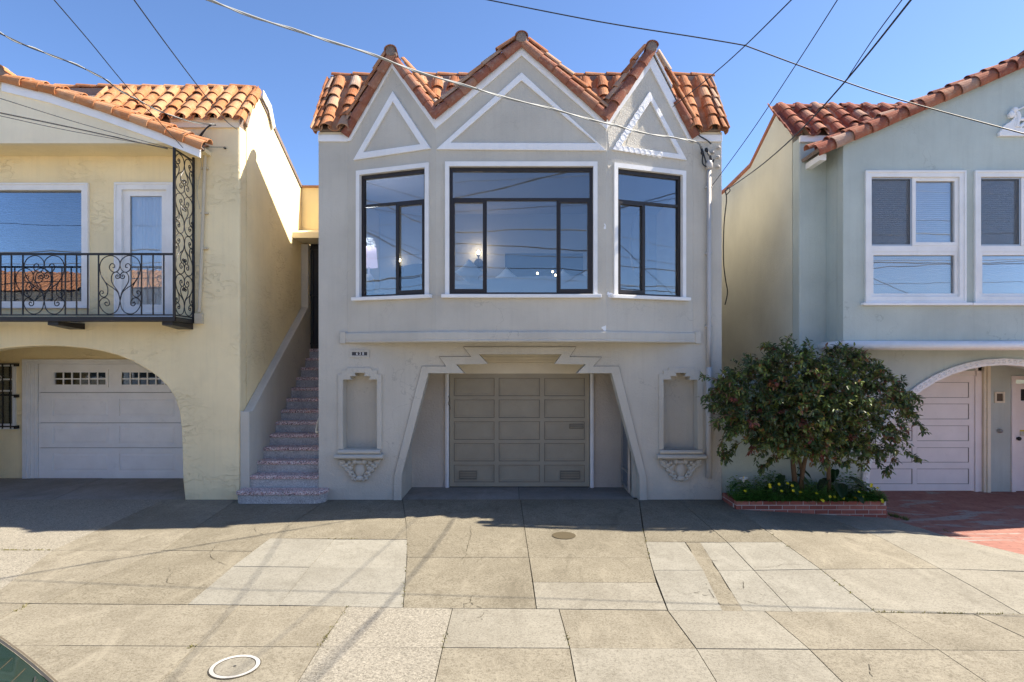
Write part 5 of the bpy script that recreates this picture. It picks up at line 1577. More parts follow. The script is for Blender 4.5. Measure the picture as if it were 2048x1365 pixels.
# little framed niche, doorbell, lamp and entry door
mb = MB(); mb.frame(PN, nx(1988), nz(806), nx(2008), nz(784), .03, .025, 0); nb = mb.build('meter_frame', M['cream'], grn); mb = MB(); mb.pbox(PN, nx(1990), nz(804), nx(2006), nz(786), .006, 0); mb.build('meter_recess', simple('brown_recess', (.12, .09, .06), .8), nb)
mb = MB(); mb.lathe(PN.p(nx(1998), nz(862), 0), [(.035, 0), (.04, .03), (.025, .05), (.02, .07)], 10, 'Y'); mb.build('doorbell', M['chrome'], grn, smooth=True)
mb = MB(); c = Vector((nx(1992), YN - .25, 2.22)); mb.lathe(c, [(.05, .07), (.03, .04), (.05, 0), (.06, -.05)], 10); mb.blob(c + Vector((.06, 0, -.02)), .04, .05, .04); mb.build('porch_light', M['dark'], grn, smooth=True)
ed = MB(); ed.frame(PN, nx(2021.5), -.09, 8.95 + .72, nz(752), .07, .03, -.05, wb=.005); edo = ed.build('entry_door_frame', M['door_pink'], grn, bevel=.004)
PE = Pl(0, YN + .02); e0 = nx(2030)
mb = MB(); mb.plate(PE, [(e0, -.07), (9.62, -.07), (9.62, nz(768)), (e0, nz(768))], [r4((e0 + .12, 9.5, nz(802), nz(779)))] + [r4((e0 + .12, 9.5, nz(905), nz(874)))], 0, -.05); el = mb.build('entry_door', M['door_pink'], edo, bevel=.004)
mb = MB(); mb.pbox(PE, e0 + .12, nz(905), 9.5, nz(874), -.012, -.03); mb.build('panel', M['door_pink'], el)
mb = MB(); mb.pbox(PE, e0 + .12, nz(802), 9.5, nz(779), -.02, -.03); mb.build('pane', M['dark'], el)
mb = MB(); mb.pbox(PE, e0 + .10, nz(872), e0 + .6, nz(864), .012, 0); mb.build('mail_slot', M['chrome'], el); mb = MB(); mb.pbox(PE, e0 + .10, nz(863.5), e0 + .6, nz(860.5), .008, 0); mb.build('yellow_strip', simple('yellow_tape', (.6, .48, .05), .5), el)
mb = MB(); mb.lathe(PE.p(e0 + .05, nz(877.5), 0), [(.02, 0), (.02, .03), (.035, .04), (.035, .06), (.01, .075)], 10, 'Y'); mb.build('door_knob', M['black'], el, smooth=True)
# low wall closing the gap between grey and green house
gw = thing('gap_wall', (3.95, F + .1, 0), 'low pale mint garden wall behind the bush between grey and green house', 'wall')
mb = MB(); mb.box((XR + .004, F + .03, -.3), (XGL - .004, F + .18, 1.93)); mb.build('wall_face', stucco('mint_stucco', (.52, .58, .50), .5), gw)
mb = MB(); mb.box((XR + .005, F + .01, 1.932), (XGL - .005, F + .20, 1.99)); mb.build('coping', M['white'], gw, bevel=.01)
mb = MB(); mb.tube(smooth_curve([Vector((XR + .02, F + .12, 1.95)), Vector((XR + .12, F + .04, 2.02)), Vector((XR + .17, F, 1.99)), Vector((XR + .2, F - .02, 1.9))], 4), .02, 6); mb.build('curl_ornament', M['white'], gw, smooth=True)

# ================================================================== PLANTER, BUSH AND FLOWERS
planter = thing('brick_planter', (4.45, 9.6, 0), 'low red brick planter with weedy yellow flowers beside the red drive', 'planter')
YPF = 9.30; PX0, PX1 = 3.335, 5.575; ZT = .112; CH = .0665
bl, bh, bd = .190, .055, .09
brng = random.Random(5)
bm_ = MB(); bm_.box((0, 0, 0), (1, 1, 1)); BR = {}
def brick(a, b):
    key = tuple(round(v, 3) for v in (b[0] - a[0], b[1] - a[1], b[2] - a[2]))
    if key not in BR:
        m_ = MB(); m_.box((-key[0] / 2, -key[1] / 2, -key[2] / 2), (key[0] / 2, key[1] / 2, key[2] / 2)); me = m_.mesh('brick'); me.materials.append(M['brick']); BR[key] = me
    c = (Vector(a) + Vector(b)) / 2
    Mx = Matrix.Translation(c + Vector((0, brng.uniform(-.003, .003), 0))) @ Matrix.Rotation(brng.uniform(-.012, .012), 4, 'Z')
    return inst('brick', BR[key], Mx, planter)
for r_ in range(4):
    z1 = ZT - r_ * CH; z0 = z1 - bh
    x = PX0 + (0 if r_ % 2 == 0 else -.11 + .0) - (.03 if r_ == 2 else 0)
    while x < PX1 - .02:
        a = max(x, PX0); b = min(x + bl, PX1)
        if b - a > .03 and z1 > zg((a + b) / 2, YPF) + .004:
            brick((a, YPF, z0), (b, YPF + bd, z1))
        x += bl + .011
    y = YPF + bd + .01 + (.05 if r_ % 2 else 0)
    while y < F - .05:
        b = min(y + bl, F - .01)
        if z1 > zg(PX0, y) + .004:
            brick((PX0, y, z0), (PX0 + bd, b, z1)); 
        brick((PX1 - bd, y, z0), (PX1, b, z1))
        y += bl + .011
mb = MB()
mb.box((PX0 + .006, YPF + .006, -.25), (PX1 - .006, YPF + bd - .006, ZT - .004)); mb.box((PX0 + .006, YPF + bd, -.25), (PX0 + bd - .006, F - .012, ZT - .004)); mb.box((PX1 - bd + .006, YPF + bd, -.25), (PX1 - .006, F - .012, ZT - .004))
mb.build('mortar_joint', simple('pale_mortar', (.58, .52, .46), .9, 0, .2, .2, 40), planter)
mb = MB(); mb.box((PX0 + bd, YPF + bd, -.2), (PX1 - bd, F - .02, .07)); mb.build('soil', M['soil'], planter)

class Leaves:
    def __init__(s): s.v, s.f, s.c = [], [], []
    def leaf(s, p, d, L, W, col, up=Vector((0, 0, 1)), fold=.25, droop=.15):
        d = d.normalized(); a = d.cross(up)
        if a.length < 1e-3: a = d.orthogonal()
        a.normalize(); n_ = a.cross(d).normalized()
        k = len(s.v)
        m1 = p + d * (L * .35) ; m2 = p + d * (L * .7) - n_ * (L * droop * .5); tip = p + d * L - n_ * (L * droop)
        s.v += [p, m1 + a * W * .5 + n_ * W * fold, m1 - a * W * .5 + n_ * W * fold, m1, m2 + a * W * .4 + n_ * W * fold * .7, m2 - a * W * .4 + n_ * W * fold * .7, m2, tip]
        s.f += [(k, k + 3, k + 1), (k, k + 2, k + 3), (k + 3, k + 6, k + 4, k + 1), (k + 2, k + 5, k + 6, k + 3), (k + 6, k + 7, k + 4), (k + 5, k + 7, k + 6)]
        s.c += [col] * 8
    def build(s, name, parent=None):
        o = bpy.data.objects.new(name, col_mesh(s.v, s.f, s.c, name)); COL.objects.link(o); adopt(o, parent); return o

bush = thing('bush', (4.75, 9.62, .07), 'large dark leafy bush with reddish tips growing from the brick planter', 'bush')
lr = random.Random(21)
lobes = [(1500, 800, 85, 82, 9.15), (1470, 768, 48, 40, 9.2), (1572, 738, 62, 50, 9.25), (1590, 800, 90, 90, 9.0), (1640, 820, 105, 98, 8.95), (1700, 790, 78, 72, 9.05), (1705, 735, 26, 38, 9.2), (1765, 830, 72, 60, 9.05), (1600, 865, 95, 52, 9.0), (1735, 880, 70, 45, 9.05), (1490, 860, 55, 48, 9.1), (1740, 770, 40, 45, 9.25), (1545, 885, 60, 34, 9.1), (1640, 895, 80, 34, 9.0), (1705, 900, 60, 30, 9.05), (1470, 830, 40, 50, 9.15)]
Lv = Leaves(); tw = MB()
HB = [0.3]
def leafcol():
    r_ = min(.999, max(0, HB[0] + lr.gauss(0, .16)))
    if r_ < .06: return (lr.uniform(.20, .30), lr.uniform(.10, .14), .055)
    if r_ < .20: return (lr.uniform(.22, .32), lr.uniform(.26, .34), .07)
    if r_ < .45: return (lr.uniform(.13, .18), lr.uniform(.17, .23), .05)
    return (lr.uniform(.055, .085), lr.uniform(.088, .13), lr.uniform(.030, .046))
def sprig(p, d, n, L, hue=None):
    """a twig carrying n leaves, arching over and drooping"""
    HB[0] = lr.choice((.10, .16, .3, .36, .42, .55, .65, .75, .85, .9))
    pts = [p]; q = p.copy(); dd = d.normalized()
    for k in range(5):
        dd = (dd + Vector((lr.uniform(-.18, .18), lr.uniform(-.18, .18), -.14 + lr.uniform(-.1, .1)))).normalized(); q = q + dd * (L / 5); pts.append(q.copy())
    tw.tube(pts, .0035, 4, .0015)
    for k in range(n):
        t = (k + .5) / n * 4.99; i = int(t); b = pts[i].lerp(pts[i + 1], t - i)
        ax = (pts[i + 1] - pts[i]).normalized(); sd = ax.orthogonal().normalized(); sd.rotate(Matrix.Rotation(lr.uniform(0, 6.28), 3, ax))
        ld = (ax * .7 + sd + Vector((0, 0, -.25))).normalized()
        c = leafcol() if hue is None else k3(hue, lr.uniform(.7, 1.25))
        Lv.leaf(b, ld, lr.uniform(.055, .090), lr.uniform(.024, .038), c, Vector((lr.uniform(-.5, .5), lr.uniform(-.5, .5), 1)), lr.uniform(.1, .35), lr.uniform(.0, .35))
lobes = [(1634 + (x - 1634) * .86, y, a * .9, b, Y) for x, y, a, b, Y in lobes]
wts = [a * b for _, _, a, b, _ in lobes]
for _ in range(1500):
    px, py, rx, ry, Y = lr.choices(lobes, wts)[0]
    while True:
        v = Vector((lr.uniform(-1, 1), lr.uniform(-1, 1), lr.uniform(-1, 1)))
        if .12 < v.length < 1: break
    v = v.normalized() * (v.length ** .6)
    c = at(px, py, Y); s_ = Y / FPX
    p = c + Vector((v.x * rx * s_ * .92, v.y * .42, v.z * ry * s_ * .92))
    p.y = min(p.y, F - .12)
    d = Vector((v.x * .8 + lr.uniform(-.5, .5), v.y * .8 + lr.uniform(-.5, .5), .35 + v.z * .5 + lr.uniform(-.3, .4)))
    hue = (.17, .21, .05) if lr.random() < .05 else None
    if lr.random() < .03: hue = (.22, .07, .05)
    sprig(p, d, lr.randint(10, 17), lr.uniform(.12, .24), hue)
# shoots that stand clear of the crown
def shoot(pts, Y, n=3):
    P = [at(x, y, Y) for x, y in pts]
    tw.tube(smooth_curve(P, 4), .006, 5, .003)
    Q = smooth_curve(P, 5)
    for i, q in enumerate(Q):
        if i < 3: continue
        for _ in range(n):
            if lr.random() < .55: sprig(q, (Q[min(i + 1, len(Q) - 1)] - Q[i - 1]).normalized() + Vector((lr.uniform(-.9, .9), lr.uniform(-.6, .6), lr.uniform(-.3, .6))), lr.randint(4, 7), lr.uniform(.06, .13))
for s_ in ([(1490, 790), (1450, 765), (1405, 752)], [(1480, 800), (1440, 785), (1415, 792)], [(1490, 830), (1445, 805), (1420, 815)], [(1500, 850), (1450, 835), (1432, 850)], [(1570, 740), (1572, 700), (1575, 684)], [(1545, 740), (1540, 710), (1535, 696)],
           [(1690, 750), (1695, 715), (1705, 700)], [(1720, 790), (1745, 740), (1755, 735)], [(1770, 800), (1810, 790), (1832, 795)], [(1790, 830), (1830, 840), (1848, 858)], [(1770, 870), (1790, 905), (1773, 940)], [(1780, 880), (1815, 905), (1832, 915)], [(1500, 870), (1470, 895), (1455, 905)],
           [(1560, 890), (1540, 920), (1525, 935)], [(1610, 740), (1600, 720), (1602, 706)], [(1790, 780), (1800, 765), (1795, 770)], [(1700, 760), (1735, 720), (1738, 728)], [(1450, 860), (1443, 890), (1452, 915)]):
    shoot(s_, 9.15)
for _ in range(46):                                    # uneven shoots all round the outline
    a = lr.uniform(-.5, 3.7); x0 = 1630 + 135 * math.cos(a); y0 = 815 - 85 * math.sin(a)
    x1 = 1630 + lr.uniform(165, 212) * math.cos(a); y1 = 815 - lr.uniform(98, 128) * math.sin(a) + lr.uniform(-6, 10)
    shoot([(x0, y0), ((x0 + x1) / 2, (y0 + y1) / 2 - 6), (x1, y1)], lr.uniform(8.85, 9.4), 2)
Lv.build('crown', bush)
mb = MB()
for pts, r0, r1 in (([(1592, 985), (1586, 930), (1582, 885), (1560, 840), (1530, 800)], .045, .012), ([(1603, 985), (1602, 930), (1584, 905), (1578, 880)], .035, .016), ([(1600, 985), (1606, 940), (1615, 900), (1625, 850), (1650, 780)], .040, .012),
                    ([(1658, 990), (1657, 940), (1655, 900), (1670, 850), (1710, 800)], .036, .010), ([(1655, 900), (1690, 860), (1760, 830)], .02, .008), ([(1582, 885), (1540, 850), (1490, 830), (1460, 790)], .02, .008), ([(1615, 900), (1590, 830), (1575, 760)], .022, .008)):
    t_ = MB(); t_.tube(smooth_curve([at(x, y, 9.58 - .12 * i) for i, (x, y) in enumerate(pts)], 5), r0, 8, r1); t_.build('trunk', M['bark'], bush, smooth=True)
tw.build('twigs', M['bark'], bush)

# weeds in the planter
W = Leaves(); pr_ = random.Random(9)
for _ in range(2600):
    x = pr_.uniform(PX0 + .02, PX1 - .0); y = pr_.uniform(YPF + .03, F - .06)
    t = (y - YPF) / (F - YPF)
    hill = .12 + .22 * sstep(0, .5, t) * (0.75 + .35 * math.sin(x * 5.1) + .3 * math.sin(x * 11 + 1)) + (.05 if x < 3.9 else 0)
    z = .075 + hill * pr_.uniform(.15, 1)
    g = pr_.uniform(.6, 1.3); c = (.105 * g, .24 * g, .042 * g) if pr_.random() < .75 else (.22 * g, .33 * g, .06 * g)
    for k in range(3):                                # trefoil clover leaves
        a = k * 2.09 + pr_.uniform(0, 1)
        W.leaf(Vector((x, y, z)), Vector((math.cos(a), math.sin(a), pr_.uniform(-.25, .25))), pr_.uniform(.022, .036), pr_.uniform(.022, .032), c, fold=.1, droop=.1)
for _ in range(900):
    x = pr_.uniform(PX0, PX1 + .02); y = pr_.uniform(YPF - .01, F - .08); h = pr_.uniform(.10, .30) * (1.25 if 4.2 < x < 4.9 else .85)
    if y < YPF + .1: h *= .5
    g = pr_.uniform(.6, 1.2)
    W.leaf(Vector((x, y, .07)), Vector((pr_.uniform(-.5, .5), pr_.uniform(-.6, .3), 1)), h, .008, (.12 * g, .26 * g, .05 * g), Vector((pr_.uniform(-1, 1), pr_.uniform(-1, 1), 0.1)), .3, pr_.uniform(.1, .6))
for _ in range(1500):                                  # thick clover along the open front edge
    x = pr_.uniform(PX0 - .01, PX1 + .02); y = YPF + abs(pr_.gauss(0, .07)) - .015; z = ZT + abs(pr_.gauss(0, .055)) * (1 + .5 * math.sin(x * 7.3)) + (.02 if y > YPF + .05 else 0)
    g = pr_.uniform(.7, 1.3); c = (.12 * g, .27 * g, .045 * g)  # brighter green painted in where the clover faces the open sky
    for k in range(3):
        a = k * 2.09 + pr_.uniform(0, 1)
        W.leaf(Vector((x, y, z)), Vector((math.cos(a), math.sin(a) - .3, pr_.uniform(-.2, .5))), pr_.uniform(.022, .034), pr_.uniform(.022, .03), c, fold=.1, droop=.1)
for _ in range(200):                                   # strands trailing over the front edge
    x = pr_.uniform(PX0 + .1, PX1); a = pr_.uniform(0, 6.28)
    W.leaf(Vector((x, YPF + pr_.uniform(-.02, .05), ZT + pr_.uniform(-.005, .06))), Vector((math.cos(a), -.6, pr_.uniform(-.5, .3))), pr_.uniform(.02, .05), .02, (.05, .12, .025), fold=.1)
wd = W.build('planter_weeds'); tag(wd, 'green clover and grass filling the brick planter', 'weeds', kind='stuff')

# broad-leaved plants
def broad(name, base, leaves, label, cat, col):
    t = thing(name, base, label, cat)
    for (dx, dy, dz, L, Wd) in leaves:
        b = Vector(base); e = b + Vector((dx, dy, dz))
        s_ = MB(); s_.tube(smooth_curve([b, b.lerp(e, .5) + Vector((0, 0, .05)), e], 4), .006, 5, .004); s_.build('stalk', M['stem'], t, smooth=True)
        d = Vector((dx, dy, -.08)).normalized(); a = d.cross(Vector((0, 0, 1))).normalized(); up = a.cross(d)
        vs, fs = [], []; N = 8
        for i in range(N + 1):
            u = i / N; w_ = Wd * math.sin(math.pi * min(1, u * .93 + .07)) ** .7 * (1 - .25 * u)
            c = e + d * (L * (u - .15)) - Vector((0, 0, 1)) * (L * .35 * u * u)
            for k in (-1, -.5, 0, .5, 1): vs.append(c + a * (w_ * .5 * k) + up * (w_ * .18 * abs(k)) + up * .006 * math.sin(u * 20) * abs(k))
        for i in range(N):
            for k in range(4): fs.append((i * 5 + k, i * 5 + k + 1, i * 5 + k + 6, i * 5 + k + 5))
        o = bpy.data.objects.new('leaf', col_mesh(vs, fs, [k3(col, pr_.uniform(.8, 1.2))] * len(vs), 'leaf')); COL.objects.link(o); adopt(o, t)
        for p in o.data.polygons: p.use_smooth = True
    return t
M['stem'] = simple('green_stem', (.06, .13, .03), .5)
broad('broadleaf_plant', (5.0, 9.62, .07), [(.15, -.14, .34, .30, .22), (.30, -.10, .22, .30, .2), (-.06, -.2, .26, .26, .2), (.10, -.25, .16, .24, .18), (.34, -.2, .12, .26, .18), (-.2, -.1, .32, .26, .18), (.02, .1, .42, .28, .2)],
      'dark broad-leaved plant at the right end of the brick planter under the bush', 'plant', (.02, .055, .022))
broad('broadleaf_plant', (4.25, 9.68, .07), [(-.12, -.12, .36, .26, .16), (.12, -.14, .38, .26, .16), (.0, -.2, .28, .24, .16), (-.22, -.08, .25, .24, .15), (.2, .0, .46, .24, .15)],
      'tall-stalked broad-leaved plant beside the bush trunks in the planter middle', 'plant', (.03, .075, .025))
cl = broad('calla_lily', (3.72, 9.66, .07), [(-.14, -.1, .18, .2, .13), (.14, -.12, .14, .2, .12), (.05, -.16, .2, .18, .12), (-.2, .0, .24, .2, .12)],
           'white calla lily blooming at the left end of the brick planter', 'flower', (.04, .11, .03))
top_ = at(1487, 957, 9.6)
mb = MB(); mb.tube(smooth_curve([Vector((3.72, 9.66, .07)), Vector((3.66, 9.63, .22)), top_ - Vector((0, 0, .05))], 4), .007, 6); mb.build('stalk', M['stem'], cl, smooth=True)
mb = MB(); vs, fs = [], []
for i in range(6):
    for k in range(14):
        a = 2 * math.pi * k / 14; r_ = (.008, .02, .032, .045, .058, .066)[i]; z = (-.06, -.035, -.012, .004, .010, .002)[i]
        vs.append(top_ + Vector((math.cos(a) * r_ * 1.05, math.sin(a) * r_ * .8, z + (.012 * math.cos(a - .7) if i > 2 else 0))))
for i in range(5):
    for k in range(14): fs.append((i * 14 + k, i * 14 + (k + 1) % 14, (i + 1) * 14 + (k + 1) % 14, (i + 1) * 14 + k))
mb.add(vs, fs); mb.build('bloom', simple('white_petal', (.82, .82, .78), .5), cl, smooth=True)
mb = MB(); mb.tube([top_ + Vector((0, 0, -.03)), top_ + Vector((.004, 0, .03))], .006, 6); mb.build('spadix', simple('yellow_spadix', (.6, .42, .04), .6), cl)

# yellow wood-sorrel flowers: five petals on a thin stalk
def flower_mesh():
    L_ = Leaves()
    for k in range(5):
        a = k * 2 * math.pi / 5
        L_.leaf(Vector((0, 0, 0)), Vector((math.cos(a), math.sin(a), .45)), .027, .022, (.85, .74, .02), fold=.05, droop=.1)
    fs_ = MB()
    me = col_mesh(L_.v, L_.f, L_.c, 'yellow_flower'); return me
FM = flower_mesh()
stm = MB(); stm.tube([(0, 0, 0), (.006, .004, -.05), (0, .01, -.11)], .002, 4); STM = stm.mesh('stalk'); STM.materials.append(M['stem'])
for i, (x, y) in enumerate([(1539, 970), (1540, 975), (1558, 969), (1575, 968), (1563, 983), (1586, 982), (1600, 985), (1633, 988), (1660, 994), (1669, 994), (1643, 1001), (1646, 1002), (1686, 997), (1711, 995), (1718, 985), (1724, 994), (1742, 974), (1743, 970), (1755, 977), (1764, 1001), (1765, 1005), (1490, 983), (1584, 972)]):
    c = at(x, y, 9.262 if y > 998 else 9.29 + (1000 - y) * .0025)
    Mx = Matrix.Translation(c) @ Matrix.Rotation(pr_.uniform(.5, 1.25), 4, 'X') @ Matrix.Rotation(pr_.uniform(0, 6), 4, 'Z')
    o = inst('yellow_flower', FM, Mx); tag(o, 'small yellow flower drooping over the front brick edge of the planter' if y > 998 else ('small yellow flower at the right planter end, seen against the garage door' if x > 1730 else ('small yellow flower among the weeds below the bush trunks, right half of planter' if x > 1605 else 'small yellow flower among the weeds in the left half of the brick planter')), 'flower', 'yellow flowers in the brick planter')
    s_ = inst('stalk', STM, Matrix.Identity(4)); s_.parent = o

# ================================================================== OVERHEAD WIRES
def wire(name, label, pts, Y0, Y1, r, mat, ext=(), twist=None):
    """pts in picture order, from distance Y0 to Y1 (straight in space), carried on past the frame towards its pole"""
    n_ = len(pts); L_ = [0]
    for a, b in zip(pts, pts[1:]): L_.append(L_[-1] + math.hypot(b[0] - a[0], b[1] - a[1]))
    P = []
    for (x, y), l in zip(pts, L_):
        t = l / L_[-1]; P.append(at(x, y, 1 / ((1 - t) / Y0 + t / Y1)))
    P = smooth_curve(P, 6)
    if 'a' in ext: P = [P[0] + (P[0] - P[3]).normalized() * 7] + P
    if 'b' in ext: P = P + [P[-1] + (P[-1] - P[-4]).normalized() * 7]
    mb = MB(); mb.tube(P, r, 6)
    o = mb.build(name, M[mat], None, smooth=True)
    if twist:
        m2 = MB(); Q = []
        D = []
        for a, b in zip(P, P[1:]):
            k = max(1, int((b - a).length / .12))
            for i in range(k): D.append(a.lerp(b, i / k))
        D.append(P[-1])
        for i, p in enumerate(D): Q.append(p + Vector((0, math.cos(i * .9), math.sin(i * .9))) * (r * 1.5))
        m2.tube(Q, r * .8, 5); m2.build('conductor', M[twist], o, smooth=True)
    return tag(o, label, 'wire')
wire('service_cable', 'pale grey twisted service cable sagging across the gables of the grey house to its mast', [(415, 0), (560, 52), (700, 95), (850, 148), (1000, 192), (1150, 231), (1300, 269), (1385, 282), (1403, 296)], 5.6, 9.78, .009, 'cable_g', 'a', 'cable_g')
wire('service_cable', 'black twisted cable with pale core running to the weatherhead of the yellow house', [(0, 67), (60, 95), (130, 121), (200, 153), (240, 181), (300, 213), (360, 238), (431, 251)], 6.2, 9.72, .008, 'cable', 'a', 'cable_g')
wire('overhead_wire', 'thin black wire from the top edge to the lower gable corner of the yellow house', [(108, 0), (180, 84), (255, 175), (335, 262), (366, 296)], 5.5, 9.2, .005, 'cable', 'a')
wire('overhead_wire', 'black wire dropping from the top edge to the right corner of the yellow house eave', [(268, 0), (335, 92), (400, 178), (450, 240), (474, 259)], 5.5, 9.8, .006, 'cable', 'a')
wire('overhead_wire', 'upper thin wire entering at the left edge and ending by the yellow balcony post', [(0, 197), (170, 250), (345, 298)], 6.4, 9.26, .004, 'cable', 'a')
wire('overhead_wire', 'lower thicker wire entering at the left edge and ending by the yellow balcony post', [(0, 226), (150, 257), (335, 298)], 6.4, 9.26, .008, 'cable', 'a')
wire('overhead_wire', 'thin wire just above the thicker lowest wire at the left edge', [(0, 232), (150, 264), (335, 296)], 6.3, 9.2, .004, 'cable', 'a')
wire('overhead_wire', 'long black wire crossing the sky above the right houses with a kink', [(975, 0), (1200, 44), (1400, 76), (1488, 91), (1500, 95), (1650, 150), (1800, 200), (2048, 268)], 7.6, 6.6, .007, 'cable', 'ab')
wire('overhead_wire', 'black wire slanting down to the right gable of the grey house', [(1583, 0), (1490, 92), (1425, 150), (1346, 214)], 5.6, 9.5, .006, 'cable', 'a')
wire('overhead_wire', 'thin wire slanting down to the conduit of the grey house', [(1675, 0), (1595, 125), (1500, 268), (1421, 376)], 5.2, 9.82, .005, 'cable', 'a')
wire('overhead_wire', 'left and thinner strand of the pair running down to the green house side wall', [(1804, 0), (1745, 80), (1694, 158)], 5.0, 6.52, .005, 'cable', 'a')
wire('overhead_wire', 'thicker strand of the pair running down to the rear of the green house wall', [(1822, 0), (1695, 158), (1600, 262), (1530, 325), (1480, 362), (1450, 382)], 5.0, 13.0, .009, 'cable', 'a')
mb = MB(); mb.tube(smooth_curve([at(x, y, 12.9) for x, y in [(1450, 382), (1453, 400), (1448, 450), (1447, 520), (1451, 560), (1455, 585), (1450, 610)]], 5), .012, 6)
mb.tube(smooth_curve([at(x, y, 12.9) for x, y in [(1450, 384), (1456, 376), (1460, 382), (1453, 390)]], 4), .010, 5)
o = mb.build('drop_cable', M['cable'], smooth=True); tag(o, 'black cable hanging down the pale side wall of the green house', 'wire')

# ================================================================== INSIDE THE GREY HOUSE
RF = 2.69
bed = thing('bed', (.3, 11.6, RF), 'bed with white covers seen through the middle bay window', 'bed')
mb = MB(); mb.box((-1.25, 10.55, RF + .15), (1.75, 12.3, RF + .45)); mb.build('bed_frame', M['wood'], bed, bevel=.02)
mb = MB(); mb.box((-1.25, 10.5, RF + .45), (1.75, 12.3, RF + .83)); mb.build('mattress', M['linen'], bed, bevel=.09)
mb = MB(); nx_, ny_ = 30, 14; vs = []
for j in range(ny_ + 1):
    for i in range(nx_ + 1):
        x = -1.3 + 3.1 * i / nx_; y = 10.42 + 1.9 * j / ny_
        e = min(i, nx_ - i) / 3.0; f_ = j / 2.0
        z = RF + .90 + .03 * math.sin(x * 5 + j) * math.cos(y * 7) + .05 * math.sin(x * 1.3 + .5) - (.35 if i in (0, nx_) else 0) - (.4 if j == 0 else 0)
        vs.append((x, y, z))
mb.add(vs, [(j * (nx_ + 1) + i, j * (nx_ + 1) + i + 1, (j + 1) * (nx_ + 1) + i + 1, (j + 1) * (nx_ + 1) + i) for j in range(ny_) for i in range(nx_)]); mb.build('duvet', M['linen'], bed, smooth=True)
def pillow(c, rx, ry, rz, rot, tilt, label):
    mb = MB(); vs = []; N = 10
    for sgn in (1, -1):
        for j in range(N + 1):
            for i in range(N + 1):
                u, v = i / N * 2 - 1, j / N * 2 - 1
                h = (max(0, 1 - u * u) * max(0, 1 - v * v)) ** .45
                k = 1 - .10 * (1 - abs(u)) * abs(v) - .0
                vs.append((u * rx * (1 - .08 * (1 - v * v)), v * ry * (1 - .10 * (1 - u * u)), sgn * h * rz))
    m = (N + 1) ** 2
    fs = []
    for j in range(N):
        for i in range(N):
            a = j * (N + 1) + i; fs += [(a, a + 1, a + N + 2, a + N + 1), (m + a + 1, m + a, m + a + N + 1, m + a + N + 2)]
    mb.add(vs, fs); me = mb.mesh('pillow', True, False); me.materials.append(M['linen'])
    o = inst('pillow', me, Matrix.Translation(c) @ Matrix.Rotation(rot, 4, 'Z') @ Matrix.Rotation(tilt, 4, 'X') @ Matrix.Rotation(R(45) if rx == ry else 0, 4, 'Z')); tag(o, label, 'pillow', 'pillows on the bed')
pillow(Vector((-.72, 10.62, RF + 1.02)), .18, .18, .08, .2, 1.3, 'largest white pillow standing upright at the left end of the bed')
pillow(Vector((-.10, 11.5, RF + 1.05)), .15, .15, .08, .1, 1.3, 'pointed white pillow just left of the middle of the bed')
pillow(Vector((.95, 11.4, RF + 1.0)), .15, .15, .08, .3, 1.3, 'smaller white pillow at the right end of the bed')
pillow(Vector((1.42, 10.9, RF + 1.03)), .15, .15, .09, .2, 1.3, 'rightmost white pillow on the bed, standing tallest')
sc_ = thing('wall_lamp', (-.73, 13.55, 4.3), 'lit wall lamp with bare bulb on the bedroom back wall', 'lamp')
c = at(957, 526, 13.5)
mb = MB(); mb.lathe(c + Vector((0, .09, 0)), [(.10, 0), (.10, .02), (.02, .03)], 20, 'Y'); mb.build('back_plate', M['black'], sc_, smooth=False)
mb = MB(); mb.tube([c + Vector((0, .05, -.35)), c + Vector((0, -.02, -.1)), c + Vector((0, -.02, .14))], .010, 6); mb.lathe(c + Vector((0, -.02, .12)), [(.012, 0), (.03, .02), (.03, .05), (.02, .06)], 10); mb.build('arm', M['black'], sc_)
mb = MB(); mb.blob(c + Vector((0, -.02, .215)), .032, .032, .04); mb.build('bulb', emit('warm_bulb', (1, .72, .35), 9), sc_, smooth=True)
sl_ = bpy.data.lights.new('wall_lamp_light', 'POINT'); sl_.energy = 1.8; sl_.shadow_soft_size = .05; sl_.color = (1, .72, .42)
so_ = bpy.data.objects.new('wall_lamp_light', sl_); COL.objects.link(so_); so_.location = c + Vector((0, -.12, .22)); adopt(so_, sc_)
sc2 = thing('wall_lamp', (-2.5, 13.55, 4.3), 'second lit wall lamp beside the mullion of the left bay window', 'lamp')
c = at(792.5, 521, 13.5) + Vector((.07, 0, 0))
mb = MB(); mb.lathe(c + Vector((0, .09, -.2)), [(.10, 0), (.10, .02), (.02, .03)], 20, 'Y'); mb.build('back_plate', M['black'], sc2)
mb = MB(); mb.tube([c + Vector((0, .05, -.35)), c + Vector((0, -.02, -.2)), c + Vector((0, -.02, -.04))], .010, 6); mb.build('arm', M['black'], sc2)
mb = MB(); mb.blob(c + Vector((0, -.02, 0)), .028, .028, .04); mb.build('bulb', emit('warm_bulb_left', (1, .72, .35), 8), sc2, smooth=True)
tl = thing('table_lamp', (-2.35, 10.75, RF + .7), 'white table lamp with lilac shade inside the left bay window', 'lamp')
c = at(738, 515, 10.75)
mb = MB(); mb.lathe(c, [(.15, -.17), (.12, .17)], 24); mb.build('lamp_shade', emit('lilac_lamp_shade', (.62, .50, .62), .25), tl, smooth=True)
mb = MB(); mb.lathe(c, [(.015, -.17), (.015, -.28), (.05, -.30), (.085, -.36), (.10, -.50), (.085, -.62), (.06, -.64)], 18); mb.build('lamp_base', simple('white_ceramic', (.75, .77, .8), .25), tl, smooth=True)
tl_l = bpy.data.lights.new('bed_fill_light', 'POINT'); tl_l.energy = 8; tl_l.shadow_soft_size = .1; tl_l.color = (1, .97, .96)  # fill light added above the shade to brighten the bed
